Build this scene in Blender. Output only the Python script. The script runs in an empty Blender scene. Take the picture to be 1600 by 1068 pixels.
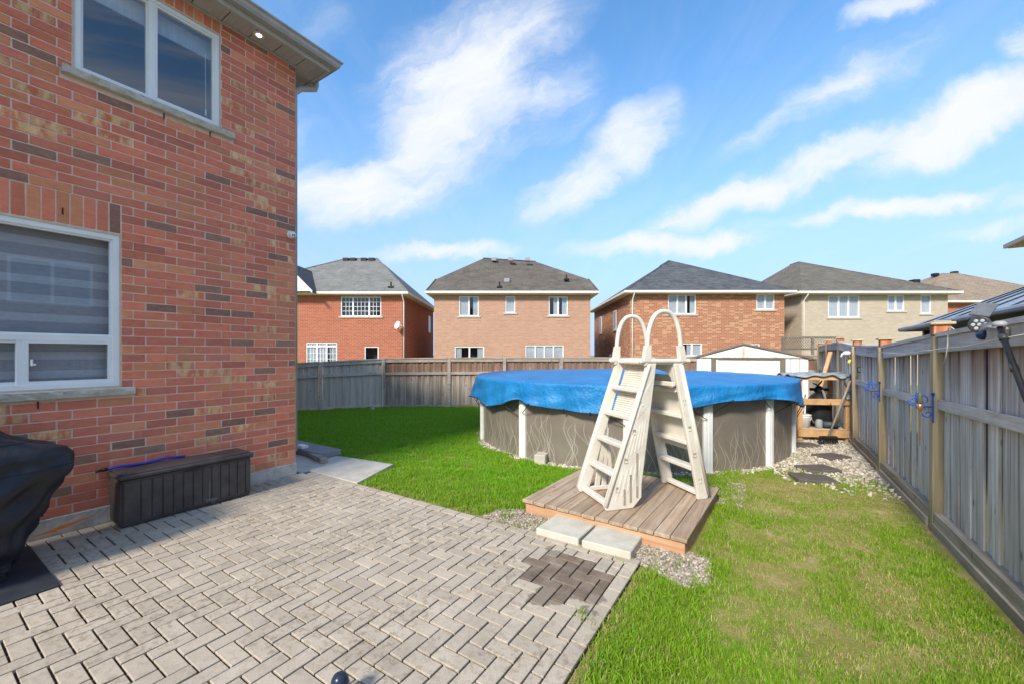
import bpy, math, random
import numpy as np
from mathutils import Vector, Matrix
random.seed(7); rng = np.random.default_rng(7)
S = bpy.context.scene; COL = S.collection
R = math.radians
# ------------------------------------------------------------------ frame of reference
# World = the lot: house wall lies in x=0 (faces +x), its far corner at the origin, patio top z=0.
CAM = (5.573, -3.116, 1.665)
YAW = math.atan2(.5395, .842)            # the view direction is turned this much from +y towards -x
cY, sY = math.cos(YAW), math.sin(YAW)
def W(X, Y):                             # metres right of / ahead of the viewpoint -> lot x, y
    return (CAM[0] + X*cY - Y*sY, CAM[1] + X*sY + Y*cY)
def depth(x, y): return -(x-CAM[0])*sY + (y-CAM[1])*cY
def proj(x, y, z):                       # used only to rank pieces by their size in the picture
    X = (x-CAM[0])*cY + (y-CAM[1])*sY; Y = depth(x, y)
    if Y < .3: return None
    return 800 + 632*X/Y, 553 - 632*(z-CAM[2])/Y, Y
# ------------------------------------------------------------------ camera
cd = bpy.data.cameras.new('camera'); cam = bpy.data.objects.new('camera', cd); COL.objects.link(cam)
cam.location = CAM; cam.rotation_euler = (R(90), 0, YAW)
cd.sensor_width = 36; cd.lens = 632/1600*36; cd.shift_y = 19/1600; cd.clip_end = 2000; cd.clip_start = .05
S.camera = cam
# ------------------------------------------------------------------ sky, sun, exposure
SUN_EL, SUN_AZ = R(37), R(179.3)         # sun stands towards -y, low over the street behind the viewer
sunl = bpy.data.lights.new('sun', 'SUN'); sun = bpy.data.objects.new('sun', sunl); COL.objects.link(sun)
sunl.energy = 1.7; sunl.angle = R(9); sunl.color = (1, .91, .77)
sv = Vector((math.sin(SUN_AZ)*math.cos(SUN_EL), math.cos(SUN_AZ)*math.cos(SUN_EL), math.sin(SUN_EL)))
sun.rotation_euler = sv.to_track_quat('Z', 'Y').to_euler()
S.view_settings.view_transform = 'Standard'; S.view_settings.look = 'None'
S.view_settings.gamma = 1; S.view_settings.use_curve_mapping = False
S.view_settings.exposure = 1.68
wd = bpy.data.worlds.new('World'); S.world = wd; wd.use_nodes = True
NT = wd.node_tree; NT.nodes.clear()
def N(nt, t, **kw):
    n = nt.nodes.new(t)
    for k, v in kw.items():
        if k in n.inputs.keys() if isinstance(k, str) else False: n.inputs[k].default_value = v
        else: setattr(n, k, v)
    return n
def LK(nt, a, b): nt.links.new(a, b)
def math_(nt, op, a, b=None, clamp=False):
    n = nt.nodes.new('ShaderNodeMath'); n.operation = op; n.use_clamp = clamp
    for i, v in enumerate((a, b)):
        if v is None: continue
        if isinstance(v, (int, float)): n.inputs[i].default_value = v
        else: nt.links.new(v, n.inputs[i])
    return n.outputs[0]
def world():
    nt = NT
    out = N(nt, 'ShaderNodeOutputWorld'); bg = N(nt, 'ShaderNodeBackground'); LK(nt, bg.outputs[0], out.inputs[0])
    sky = N(nt, 'ShaderNodeTexSky'); sky.sky_type = 'NISHITA'; sky.sun_disc = False
    sky.sun_elevation = SUN_EL; sky.sun_rotation = SUN_AZ; sky.altitude = 100; sky.dust_density = .6; sky.ozone_density = 1.6
    tc = N(nt, 'ShaderNodeTexCoord'); v = tc.outputs['Generated']
    def dot(vec):
        n = N(nt, 'ShaderNodeVectorMath'); n.operation = 'DOT_PRODUCT'; LK(nt, v, n.inputs[0]); n.inputs[1].default_value = vec
        return n.outputs['Value']
    r, f, u = dot((cY, sY, 0)), dot((-sY, cY, 0)), dot((0, 0, 1))
    fm = math_(nt, 'MAXIMUM', f, .05)
    a = math_(nt, 'DIVIDE', r, fm); b = math_(nt, 'DIVIDE', u, fm)
    up = math_(nt, 'ADD', math_(nt, 'MAXIMUM', u, 0), .10)
    pl = N(nt, 'ShaderNodeCombineXYZ'); LK(nt, math_(nt, 'DIVIDE', r, up), pl.inputs[0]); LK(nt, math_(nt, 'DIVIDE', f, up), pl.inputs[1])
    # streaky cloud-layer noise (a flat layer seen in perspective)
    mp = N(nt, 'ShaderNodeMapping'); LK(nt, pl.outputs[0], mp.inputs[0]); mp.inputs['Rotation'].default_value = (0, 0, R(-12)); mp.inputs['Scale'].default_value = (2.3, .62, 1)
    ns = N(nt, 'ShaderNodeTexNoise'); LK(nt, mp.outputs[0], ns.inputs[0]); ns.inputs['Scale'].default_value = 2.1; ns.inputs['Detail'].default_value = 11; ns.inputs['Roughness'].default_value = .62
    ns.inputs['Distortion'].default_value = .5
    ab = N(nt, 'ShaderNodeCombineXYZ'); LK(nt, a, ab.inputs[0]); LK(nt, b, ab.inputs[1])
    wn = N(nt, 'ShaderNodeTexNoise'); LK(nt, ab.outputs[0], wn.inputs[0]); wn.inputs['Scale'].default_value = 4.2; wn.inputs['Detail'].default_value = 10; wn.inputs['Roughness'].default_value = .62
    ws = N(nt, 'ShaderNodeVectorMath'); ws.operation = 'SUBTRACT'; LK(nt, wn.outputs['Color'], ws.inputs[0]); ws.inputs[1].default_value = (.5, .5, .5)
    wm = N(nt, 'ShaderNodeVectorMath'); wm.operation = 'MULTIPLY_ADD'; LK(nt, ws.outputs[0], wm.inputs[0]); wm.inputs[1].default_value = (.24, .15, 0); LK(nt, ab.outputs[0], wm.inputs[2])
    q = wm.outputs[0]
    tot = None
    for (px, py, L, Wd, ang, st) in [
        (720, 150, 190, 125, 50, .92), (800, 60, 150, 90, 40, .55), (560, 300, 160, 62, 8, .92), (665, 250, 140, 60, 35, .8), (850, 150, 110, 80, 30, .5),
        (900, 285, 120, 42, 38, .82), (985, 215, 110, 58, 42, .72),
        (1150, 312, 170, 30, 18, .85), (1310, 248, 190, 36, 23, .88), (1500, 185, 200, 58, 22, .92),
        (1210, 200, 130, 26, 27, .45), (1350, 115, 170, 48, 29, .55),
        (1400, 325, 230, 22, 9, .8), (1040, 384, 170, 22, 4, .9), (690, 398, 140, 18, 1, .8), (1390, 12, 95, 26, 20, .6), (1620, 60, 70, 40, 20, .7), (1570, 360, 120, 20, 5, .55),
        (480, 30, 120, 50, 10, .25), (1700, 300, 150, 30, 8, .7), (1850, 120, 260, 70, 24, .8), (250, 260, 260, 80, 12, .7), (100, 60, 200, 60, 25, .6), (1150, -150, 260, 60, 25, .6), (700, -250, 200, 90, 40, .6)]:
        m = N(nt, 'ShaderNodeMapping'); m.vector_type = 'TEXTURE'; LK(nt, q, m.inputs[0])
        m.inputs['Location'].default_value = ((px-800)/632, (553-py)/632, 0); m.inputs['Rotation'].default_value = (0, 0, R(ang)); m.inputs['Scale'].default_value = (L/632, Wd/632, 1)
        ln = N(nt, 'ShaderNodeVectorMath'); ln.operation = 'LENGTH'; LK(nt, m.outputs[0], ln.inputs[0])
        mr = N(nt, 'ShaderNodeMapRange'); mr.interpolation_type = 'SMOOTHSTEP'; LK(nt, ln.outputs['Value'], mr.inputs['Value'])
        for i, x in ((1, .15), (2, 1.42), (3, st*1.02), (4, 0)): mr.inputs[i].default_value = x
        tot = mr.outputs[0] if tot is None else math_(nt, 'MAXIMUM', tot, mr.outputs[0])
    front = N(nt, 'ShaderNodeMapRange'); LK(nt, f, front.inputs[0]); front.inputs[1].default_value = .05; front.inputs[2].default_value = .3
    tot = math_(nt, 'MULTIPLY', tot, front.outputs[0])
    gen = N(nt, 'ShaderNodeMapRange'); LK(nt, ns.outputs[0], gen.inputs[0])
    for i, x in ((1, .44), (2, .66), (3, 0), (4, .85)): gen.inputs[i].default_value = x
    side = math_(nt, 'SUBTRACT', 1.0, math_(nt, 'MULTIPLY', front.outputs[0], .9))
    gm = math_(nt, 'MULTIPLY', gen.outputs[0], side)
    st = N(nt, 'ShaderNodeMapRange'); LK(nt, ns.outputs[0], st.inputs[0])
    for i, x in ((1, .28), (2, .60), (3, .50), (4, 1.08)): st.inputs[i].default_value = x
    mw = N(nt, 'ShaderNodeMapping'); mw.vector_type = 'TEXTURE'; LK(nt, q, mw.inputs[0]); mw.inputs['Rotation'].default_value = (0, 0, R(30)); mw.inputs['Scale'].default_value = (.42, .12, 1)
    wi = N(nt, 'ShaderNodeTexNoise'); LK(nt, mw.outputs[0], wi.inputs[0]); wi.inputs['Scale'].default_value = 1.0; wi.inputs['Detail'].default_value = 12; wi.inputs['Roughness'].default_value = .64; wi.inputs['Distortion'].default_value = .35
    dn = math_(nt, 'ADD', tot, math_(nt, 'MULTIPLY', math_(nt, 'MULTIPLY', math_(nt, 'SUBTRACT', wi.outputs[0], .5), 1.7), math_(nt, 'MULTIPLY', tot, 2.2, True)))
    ed = N(nt, 'ShaderNodeMapRange'); ed.interpolation_type = 'SMOOTHSTEP'; LK(nt, dn, ed.inputs[0])
    for i, x in ((1, .03), (2, 1.08), (3, 0), (4, 1.0)): ed.inputs[i].default_value = x
    cl = math_(nt, 'MAXIMUM', ed.outputs[0], gm, True)
    hz = N(nt, 'ShaderNodeMapRange'); hz.interpolation_type = 'SMOOTHSTEP'; LK(nt, u, hz.inputs[0])
    for i, x in ((1, -.05), (2, .62), (3, .97), (4, 0)): hz.inputs[i].default_value = x
    bl = N(nt, 'ShaderNodeMix'); bl.data_type = 'RGBA'; bl.blend_type = 'MULTIPLY'; bl.inputs[0].default_value = 1; LK(nt, sky.outputs[0], bl.inputs[6]); bl.inputs[7].default_value = SKYTINT
    mx = N(nt, 'ShaderNodeMix'); mx.data_type = 'RGBA'; LK(nt, hz.outputs[0], mx.inputs[0]); LK(nt, bl.outputs[2], mx.inputs[6]); mx.inputs[7].default_value = HAZEC
    mc = N(nt, 'ShaderNodeMix'); mc.data_type = 'RGBA'; LK(nt, cl, mc.inputs[0]); LK(nt, mx.outputs[2], mc.inputs[6]); mc.inputs[7].default_value = CLOUDC
    LK(nt, mc.outputs[2], bg.inputs[0]); bg.inputs[1].default_value = .15
SKYTINT = (.36, .56, .66, 1); HAZEC = (1.12, 1.38, 1.95, 1); CLOUDC = (1.98, 2.05, 2.20, 1)
world()

# ------------------------------------------------------------------ mesh builder
class MB:
    def __init__(s): s.v = []; s.f = []; s.m = []
    def face(s, pts, mi=0):
        b = len(s.v); s.v += [tuple(p) for p in pts]; s.f.append(tuple(range(b, b+len(pts)))); s.m.append(mi)
    def box(s, x0, x1, y0, y1, z0, z1, mi=0):
        b = len(s.v)
        s.v += [(x0,y0,z0),(x1,y0,z0),(x1,y1,z0),(x0,y1,z0),(x0,y0,z1),(x1,y0,z1),(x1,y1,z1),(x0,y1,z1)]
        for q in ((3,2,1,0),(4,5,6,7),(0,1,5,4),(1,2,6,5),(2,3,7,6),(3,0,4,7)): s.f.append(tuple(b+i for i in q)); s.m.append(mi)
        return s
    def cbox(s, x0, x1, y0, y1, z0, z1, c=.004, mi=0):      # box with chamfered edges
        b = len(s.v); X = (x0, x1); Y = (y0, y1); Z = (z0, z1)
        idx = {}
        for i in (0,1):
            for j in (0,1):
                for k in (0,1):
                    p = (X[i], Y[j], Z[k]); sg = (1-2*i, 1-2*j, 1-2*k)
                    for ax in range(3):                      # the vertex that lies on the face normal to ax
                        q = [p[t] + (0 if t == ax else sg[t]*c) for t in range(3)]
                        idx[(i,j,k,ax)] = len(s.v); s.v.append(tuple(q))
        def F(*ids): s.f.append(tuple(ids)); s.m.append(mi)
        for ax in range(3):
            o = [t for t in range(3) if t != ax]
            for side in (0,1):
                def key(u, w):
                    q = [0,0,0]; q[ax] = side; q[o[0]] = u; q[o[1]] = w; return idx[(q[0],q[1],q[2],ax)]
                ids = [key(0,0), key(1,0), key(1,1), key(0,1)]
                flip = (side == 1) == (ax != 1)
                F(*(ids if flip else ids[::-1]))
        for ax in range(3):                                  # edge chamfers run along ax
            o = [t for t in range(3) if t != ax]
            for u in (0,1):
                for w in (0,1):
                    def key(e, fa):
                        q = [0,0,0]; q[ax] = e; q[o[0]] = u; q[o[1]] = w; return idx[(q[0],q[1],q[2],fa)]
                    F(key(0,o[0]), key(1,o[0]), key(1,o[1]), key(0,o[1]))
        for i in (0,1):
            for j in (0,1):
                for k in (0,1): F(idx[(i,j,k,0)], idx[(i,j,k,1)], idx[(i,j,k,2)])
        return s
    def tube(s, pts, r, seg=8, mi=0, caps=True):
        pts = [Vector(p) for p in pts]; rs = r if isinstance(r, (list, tuple)) else [r]*len(pts)
        up = None; b0 = len(s.v)
        for i, p in enumerate(pts):
            t = (pts[min(i+1, len(pts)-1)] - pts[max(i-1, 0)]).normalized()
            if up is None:
                up = Vector((0,0,1)) if abs(t.z) < .9 else Vector((1,0,0))
            sd = t.cross(up)
            if sd.length < 1e-4: sd = t.cross(Vector((0,1,0)))
            sd.normalize(); up = sd.cross(t).normalized()
            for k in range(seg):
                a = 2*math.pi*k/seg; q = p + (sd*math.cos(a) + up*math.sin(a))*rs[i]; s.v.append(tuple(q))
        for i in range(len(pts)-1):
            for k in range(seg):
                a = b0+i*seg+k; c = b0+i*seg+(k+1) % seg; s.f.append((a, c, c+seg, a+seg)); s.m.append(mi)
        if caps:
            s.f.append(tuple(b0+k for k in range(seg))[::-1]); s.m.append(mi)
            e = b0+(len(pts)-1)*seg; s.f.append(tuple(e+k for k in range(seg))); s.m.append(mi)
        return s
    def lathe(s, prof, c=(0,0,0), seg=20, mi=0):
        b0 = len(s.v)
        for (r, z) in prof:
            for k in range(seg):
                a = 2*math.pi*k/seg; s.v.append((c[0]+r*math.cos(a), c[1]+r*math.sin(a), c[2]+z))
        for i in range(len(prof)-1):
            for k in range(seg):
                a = b0+i*seg+k; d = b0+i*seg+(k+1) % seg; s.f.append((a, d, d+seg, a+seg)); s.m.append(mi)
        s.f.append(tuple(b0+k for k in range(seg))[::-1]); s.m.append(mi)
        e = b0+(len(prof)-1)*seg; s.f.append(tuple(e+k for k in range(seg))); s.m.append(mi)
        return s
    def prism(s, poly, fn, t0, t1, mi=0):                    # poly of (a,b); fn(a,b,t)->xyz
        n = len(poly); b = len(s.v)
        s.v += [tuple(fn(a, c, t0)) for a, c in poly] + [tuple(fn(a, c, t1)) for a, c in poly]
        s.f.append(tuple(range(b, b+n))[::-1]); s.m.append(mi)
        s.f.append(tuple(range(b+n, b+2*n))); s.m.append(mi)
        for i in range(n):
            j = (i+1) % n; s.f.append((b+i, b+j, b+n+j, b+n+i)); s.m.append(mi)
        return s
    def xf(s, M):
        s.v = [tuple(M @ Vector(p)) for p in s.v]; return s
    def mesh(s, name, mats, smooth=False, off=(0,0,0), uv=False):
        me = bpy.data.meshes.new(name)
        me.from_pydata([(x-off[0], y-off[1], z-off[2]) for x, y, z in s.v], [], s.f)
        for m in (mats if isinstance(mats, (list, tuple)) else [mats]): me.materials.append(m)
        if any(s.m): me.polygons.foreach_set('material_index', s.m)
        if smooth: me.polygons.foreach_set('use_smooth', [True]*len(s.f))
        if uv:
            ul = me.uv_layers.new(name='UVMap')
            for p in me.polygons:
                n = p.normal; t = Vector((0,0,1)).cross(n)
                if t.length < .05: t = Vector((1,0,0))
                t.normalize(); q = n.cross(t)
                for li in p.loop_indices:
                    co = me.vertices[me.loops[li].vertex_index].co; ul.data[li].uv = (co.dot(t), co.dot(q))
        return me
BASE = {}
def link(name, data, parent=None, loc=(0,0,0)):
    o = bpy.data.objects.new(name, data); COL.objects.link(o)
    o.location = loc
    if parent is not None: o.parent = parent; BASE[o.name] = BASE.get(parent.name, (0,0,0))
    return o
def tag(o, label=None, cat=None, group=None, kind=None):
    if label: o['label'] = label
    if cat: o['category'] = cat
    if group: o['group'] = group
    if kind: o['kind'] = kind
    return o
def thing(name, label, cat, loc=(0,0,0), rz=0, group=None, local=False):
    o = link(name, None, None, loc); o.rotation_euler = (0,0,rz); o.empty_display_size = .1
    BASE[o.name] = (0,0,0) if (local or rz) else tuple(loc)
    return tag(o, label, cat, group)
def part(name, mb, mat, parent=None, smooth=False, uv=False):
    off = BASE.get(parent.name, (0,0,0)) if parent else (0,0,0)
    return link(name, mb.mesh(name, mat, smooth, off, uv), parent)
def add_bevel(o, w=.006, seg=2):
    m = o.modifiers.new('bevel', 'BEVEL'); m.width = w; m.segments = seg; m.limit_method = 'ANGLE'; m.angle_limit = R(40); return o
# ------------------------------------------------------------------ materials
def newmat(name):
    m = bpy.data.materials.new(name); m.use_nodes = True; nt = m.node_tree
    return m, nt, nt.nodes['Principled BSDF']
def ramp(nt, fac, cols):
    r = N(nt, 'ShaderNodeValToRGB'); LK(nt, fac, r.inputs[0]); el = r.color_ramp.elements
    while len(el) < len(cols): el.new(.5)
    for i, (p, c) in enumerate(cols): el[i].position = p; el[i].color = (*c, 1)
    return r.outputs[0]
def rnd01(nt):
    g = N(nt, 'ShaderNodeNewGeometry'); oi = N(nt, 'ShaderNodeObjectInfo')
    return math_(nt, 'FRACT', math_(nt, 'ADD', g.outputs['Random Per Island'], math_(nt, 'MULTIPLY', oi.outputs['Random'], 7.31)))
def noise(nt, vec, scale, detail=5, rough=.6, stretch=None, dist=0):
    if stretch:
        mp = N(nt, 'ShaderNodeMapping'); LK(nt, vec, mp.inputs[0]); mp.inputs['Scale'].default_value = stretch; vec = mp.outputs[0]
    n = N(nt, 'ShaderNodeTexNoise'); LK(nt, vec, n.inputs[0]); n.inputs['Scale'].default_value = scale; n.inputs['Detail'].default_value = detail
    n.inputs['Roughness'].default_value = rough; n.inputs['Distortion'].default_value = dist; return n.outputs[0]
def mixc(nt, fac, a, b, mode='MIX'):
    m = N(nt, 'ShaderNodeMix'); m.data_type = 'RGBA'; m.blend_type = mode
    for i, x in ((0, fac), (6, a), (7, b)):
        if isinstance(x, (int, float)): m.inputs[i].default_value = x
        elif isinstance(x, tuple): m.inputs[i].default_value = (*x, 1)
        else: LK(nt, x, m.inputs[i])
    return m.outputs[2]
def maprange(nt, v, a, b, c=0, d=1, smooth=False):
    m = N(nt, 'ShaderNodeMapRange'); LK(nt, v, m.inputs[0]); m.interpolation_type = 'SMOOTHSTEP' if smooth else 'LINEAR'
    for i, x in zip((1,2,3,4), (a,b,c,d)): m.inputs[i].default_value = x
    return m.outputs[0]
def bump(nt, bsdf, h, strength=.3, dist=.01):
    b = N(nt, 'ShaderNodeBump'); b.inputs['Strength'].default_value = strength; b.inputs['Distance'].default_value = dist
    LK(nt, h, b.inputs['Height']); LK(nt, b.outputs[0], bsdf.inputs['Normal'])
def value_jitter(nt, col, amt):
    v = maprange(nt, rnd01(nt), 0, 1, 1-amt, 1+amt)
    h = N(nt, 'ShaderNodeHueSaturation'); LK(nt, col, h.inputs['Color']); LK(nt, v, h.inputs['Value']); return h.outputs[0]
def mat(name, cols, scale=6, rough=.8, stretch=None, jit=0, bmp=.25, bdist=.004, bscale=None, spec=.3, metal=0, detail=6, obj=False, dist=0, coat=0):
    m, nt, b = newmat(name)
    if obj: v = N(nt, 'ShaderNodeTexCoord').outputs['Object']
    else: v = N(nt, 'ShaderNodeNewGeometry').outputs['Position']
    n = noise(nt, v, scale, detail, .62, stretch, dist)
    k = len(cols); c = ramp(nt, n, [(.3 + .4*i/max(1, k-1), cols[i]) for i in range(k)]) if k > 1 else None
    if c is None:
        h = N(nt, 'ShaderNodeRGB'); h.outputs[0].default_value = (*cols[0], 1); c = h.outputs[0]
    if jit: c = value_jitter(nt, c, jit)
    LK(nt, c, b.inputs['Base Color']); b.inputs['Roughness'].default_value = rough; b.inputs['Specular IOR Level'].default_value = spec
    b.inputs['Metallic'].default_value = metal; b.inputs['Coat Weight'].default_value = coat
    if bmp:
        bn = noise(nt, v, bscale or scale*3, 5, .6, stretch); bump(nt, b, bn, bmp, bdist)
    return m
def glass(name, tint=(.9,.95,1), rough=.02, refl=1.0):
    m, nt, b = newmat(name); nt.nodes.remove(b); out = nt.nodes['Material Output']
    tr = N(nt, 'ShaderNodeBsdfTransparent'); tr.inputs[0].default_value = (*tint, 1)
    gl = N(nt, 'ShaderNodeBsdfGlossy'); gl.inputs['Roughness'].default_value = rough; gl.inputs[0].default_value = (.95,.97,1,1)
    ge = N(nt, 'ShaderNodeNewGeometry'); dt = N(nt, 'ShaderNodeVectorMath'); dt.operation = 'DOT_PRODUCT'; LK(nt, ge.outputs['Incoming'], dt.inputs[0]); LK(nt, ge.outputs['Normal'], dt.inputs[1])
    fz = math_(nt, 'ADD', math_(nt, 'MULTIPLY', math_(nt, 'POWER', math_(nt, 'SUBTRACT', 1.0, math_(nt, 'ABSOLUTE', dt.outputs['Value'])), 5.0), .96), .042)
    fac = math_(nt, 'MULTIPLY', fz, 3.4*refl, True)
    ms = N(nt, 'ShaderNodeMixShader'); LK(nt, fac, ms.inputs[0]); LK(nt, tr.outputs[0], ms.inputs[1]); LK(nt, gl.outputs[0], ms.inputs[2]); LK(nt, ms.outputs[0], out.inputs[0])
    return m
def brickmat(name, base, alt, streak=0):
    m, nt, b = newmat(name); pos = N(nt, 'ShaderNodeNewGeometry').outputs['Position']
    n = noise(nt, pos, 9, 6, .65, (1,1,2.2)); c = mixc(nt, maprange(nt, n, .35, .68), base, alt)
    n3 = noise(nt, pos, 22, 5, .7, (1,.7,1.5)); c = mixc(nt, maprange(nt, n3, .52, .75, 0, .45), c, (.74,.38,.25))
    n4 = noise(nt, pos, 14, 5, .7); c = mixc(nt, maprange(nt, n4, .55, .78, 0, .4), c, (.36,.12,.085))
    if streak:
        s = noise(nt, pos, 5, 4, .6, (1,3,1)); c = mixc(nt, maprange(nt, s, .40, .58), c, (.66,.19,.10))
    c = value_jitter(nt, c, .17)
    dirt = noise(nt, pos, 1.3, 5, .6); c = mixc(nt, maprange(nt, dirt, .45, .8, 0, .25), c, (.64,.36,.25))
    g = noise(nt, pos, 160, 3, .7); c = mixc(nt, maprange(nt, g, .3, .75, .0, .28), c, (.17,.065,.05))
    LK(nt, c, b.inputs['Base Color']); b.inputs['Roughness'].default_value = .88; b.inputs['Specular IOR Level'].default_value = .2
    h = noise(nt, pos, 75, 4, .7, (1,.6,1.6)); bump(nt, b, h, .5, .006)
    return m
BR = [brickmat('brick_red', (.71,.19,.115), (.79,.26,.155)), brickmat('brick_plum', (.58,.17,.12), (.66,.21,.14)),
      brickmat('brick_dark', (.24,.15,.115), (.38,.19,.13)), brickmat('brick_buff', (.78,.48,.22), (.84,.60,.33), 1), brickmat('brick_orange', (.70,.24,.125), (.78,.33,.17))]
MORTAR = mat('mortar', [(.66,.48,.39),(.80,.63,.53)], 14, .95, bmp=.6, bdist=.006, bscale=60)
STONE = mat('sill_stone', [(.42,.39,.33),(.56,.53,.46)], 12, .9, bmp=.9, bdist=.02, bscale=18)
VINYL = mat('white_vinyl', [(.74,.75,.77),(.82,.83,.84)], 3, .45, bmp=.05, spec=.4)
CAULK = mat('caulk', [(.50,.42,.32),(.62,.54,.43)], 20, .9, bmp=.5)
GLASS = glass('window_glass'); GLASSF = glass('far_window_glass', (.95,.97,1), .03, .5)
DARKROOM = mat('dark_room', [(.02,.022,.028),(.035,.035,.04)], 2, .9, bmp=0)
CURTAIN = mat('curtain_cloth', [(.33,.36,.39),(.47,.50,.52)], 4, .9, (9,9,.4), bmp=.3, bscale=10)
SOFFIT = mat('soffit_aluminium', [(.42,.38,.34),(.48,.44,.40)], 8, .6, bmp=.1)
GUTTER = mat('gutter_metal', [(.36,.33,.30),(.44,.41,.38)], 5, .4, bmp=.05, spec=.5)
CONC = mat('concrete', [(.42,.38,.32),(.58,.54,.47)], 5, .92, bmp=.4, bscale=70, bdist=.004)
FOUND = mat('parged_foundation', [(.34,.31,.27),(.54,.50,.45),(.62,.58,.53)], 7, .95, bmp=.9, bscale=22, bdist=.02)
def shingle(name, a, c, sc=1):
    m, nt, b = newmat(name); uv = N(nt, 'ShaderNodeUVMap').outputs[0]
    bt = N(nt, 'ShaderNodeTexBrick'); LK(nt, uv, bt.inputs[0]); bt.offset = .37
    for k, v in (('Scale', 1), ('Brick Width', .34), ('Row Height', .145), ('Mortar Size', .012), ('Mortar Smooth', .3), ('Bias', 0)): bt.inputs[k].default_value = v
    bt.inputs['Color1'].default_value = (*a, 1); bt.inputs['Color2'].default_value = (*c, 1); bt.inputs['Mortar'].default_value = (*[x*.55 for x in a], 1)
    pos = N(nt, 'ShaderNodeTexCoord').outputs['Object']; n = noise(nt, pos, 1.2, 7, .7)
    col = mixc(nt, maprange(nt, n, .35, .75, 0, .5), bt.outputs[0], tuple(min(1, x*1.35+.02) for x in c))
    g = noise(nt, pos, 9, 4, .7); col = mixc(nt, maprange(nt, g, .4, .75, 0, .35), col, tuple(x*.5 for x in a))
    LK(nt, col, b.inputs['Base Color']); b.inputs['Roughness'].default_value = .95; b.inputs['Specular IOR Level'].default_value = .15
    bump(nt, b, bt.outputs['Fac'], -.4, .02); return m
def farbrick(name, a, c, mo, var, vf=.5):
    m, nt, b = newmat(name); uv = N(nt, 'ShaderNodeUVMap').outputs[0]
    bt = N(nt, 'ShaderNodeTexBrick'); LK(nt, uv, bt.inputs[0])
    for k, v in (('Scale', 1), ('Brick Width', .267), ('Row Height', .089), ('Mortar Size', .012), ('Mortar Smooth', .1), ('Bias', -.1)): bt.inputs[k].default_value = v
    bt.inputs['Color1'].default_value = (*a, 1); bt.inputs['Color2'].default_value = (*c, 1); bt.inputs['Mortar'].default_value = (*mo, 1)
    # a second, stretched field singles out darker or paler bricks
    mp = N(nt, 'ShaderNodeMapping'); LK(nt, uv, mp.inputs[0]); mp.inputs['Scale'].default_value = (1/.267, 1/.089, 1)
    w = N(nt, 'ShaderNodeTexWhiteNoise'); w.noise_dimensions = '2D'
    fl = N(nt, 'ShaderNodeVectorMath'); fl.operation = 'FLOOR'; LK(nt, mp.outputs[0], fl.inputs[0]); LK(nt, fl.outputs[0], w.inputs['Vector'])
    col = mixc(nt, math_(nt, 'MULTIPLY', math_(nt, 'GREATER_THAN', w.outputs[0], 1-.22), vf), bt.outputs[0], var)
    n = noise(nt, N(nt, 'ShaderNodeTexCoord').outputs['Object'], .6, 6, .6); col = mixc(nt, maprange(nt, n, .4, .75, 0, .22), col, tuple(x*.7 for x in a))
    LK(nt, col, b.inputs['Base Color']); b.inputs['Roughness'].default_value = .9; b.inputs['Specular IOR Level'].default_value = .15
    bump(nt, b, bt.outputs['Fac'], -.25, .01); return m
def woodmat(name, cols, top=None, tz=(1.2, 1.75), jit=.18, streak=(26,26,.9), rough=.85, knots=True, low=None):
    m, nt, b = newmat(name); pos = N(nt, 'ShaderNodeNewGeometry').outputs['Position']
    off = N(nt, 'ShaderNodeVectorMath'); off.operation = 'ADD'; LK(nt, pos, off.inputs[0])
    cb = N(nt, 'ShaderNodeCombineXYZ'); rr = math_(nt, 'MULTIPLY', rnd01(nt), 37.0); LK(nt, rr, cb.inputs[0]); LK(nt, rr, cb.inputs[2]); LK(nt, cb.outputs[0], off.inputs[1])
    n = noise(nt, off.outputs[0], 1.0, 7, .65, streak, .6)
    k = len(cols); c = ramp(nt, n, [(.3+.4*i/(k-1), cols[i]) for i in range(k)])
    big = noise(nt, off.outputs[0], 2.2, 4, .6, (1,1,.5)); c = mixc(nt, maprange(nt, big, .4, .7, 0, .45), c, cols[0])
    if top:
        sp = N(nt, 'ShaderNodeSeparateXYZ'); LK(nt, pos, sp.inputs[0])
        zz = math_(nt, 'ADD', sp.outputs[2], math_(nt, 'MULTIPLY', math_(nt, 'SUBTRACT', noise(nt, off.outputs[0], 1.0, 4, .6, (9,9,.6)), .5), 1.1))
        c = mixc(nt, maprange(nt, zz, tz[0], tz[1], 0, .85, True), c, top)
    if low:
        sp = N(nt, 'ShaderNodeSeparateXYZ'); LK(nt, pos, sp.inputs[0])
        zz = math_(nt, 'ADD', sp.outputs[2], math_(nt, 'MULTIPLY', math_(nt, 'SUBTRACT', noise(nt, off.outputs[0], 1.0, 4, .6, (9,9,.6)), .5), .5))
        c = mixc(nt, maprange(nt, zz, .35, .05, 0, .6, True), c, low)
    if knots:
        vo = N(nt, 'ShaderNodeTexVoronoi'); mp = N(nt, 'ShaderNodeMapping'); LK(nt, off.outputs[0], mp.inputs[0]); mp.inputs['Scale'].default_value = (5,5,2.6) ; LK(nt, mp.outputs[0], vo.inputs[0]); vo.inputs['Scale'].default_value = 1.0
        c = mixc(nt, maprange(nt, vo.outputs['Distance'], .05, .11, .75, 0), c, tuple(x*.35 for x in cols[0]))
    c = value_jitter(nt, c, jit)
    LK(nt, c, b.inputs['Base Color']); b.inputs['Roughness'].default_value = rough; b.inputs['Specular IOR Level'].default_value = .2
    bump(nt, b, noise(nt, off.outputs[0], 1.0, 5, .7, tuple(x*2.2 for x in streak)), .45, .006); return m
FENCE = woodmat('weathered_fence_wood', [(.34,.28,.235),(.66,.61,.565),(.86,.82,.77)], (.30,.175,.105), (1.20,1.80))
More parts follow.
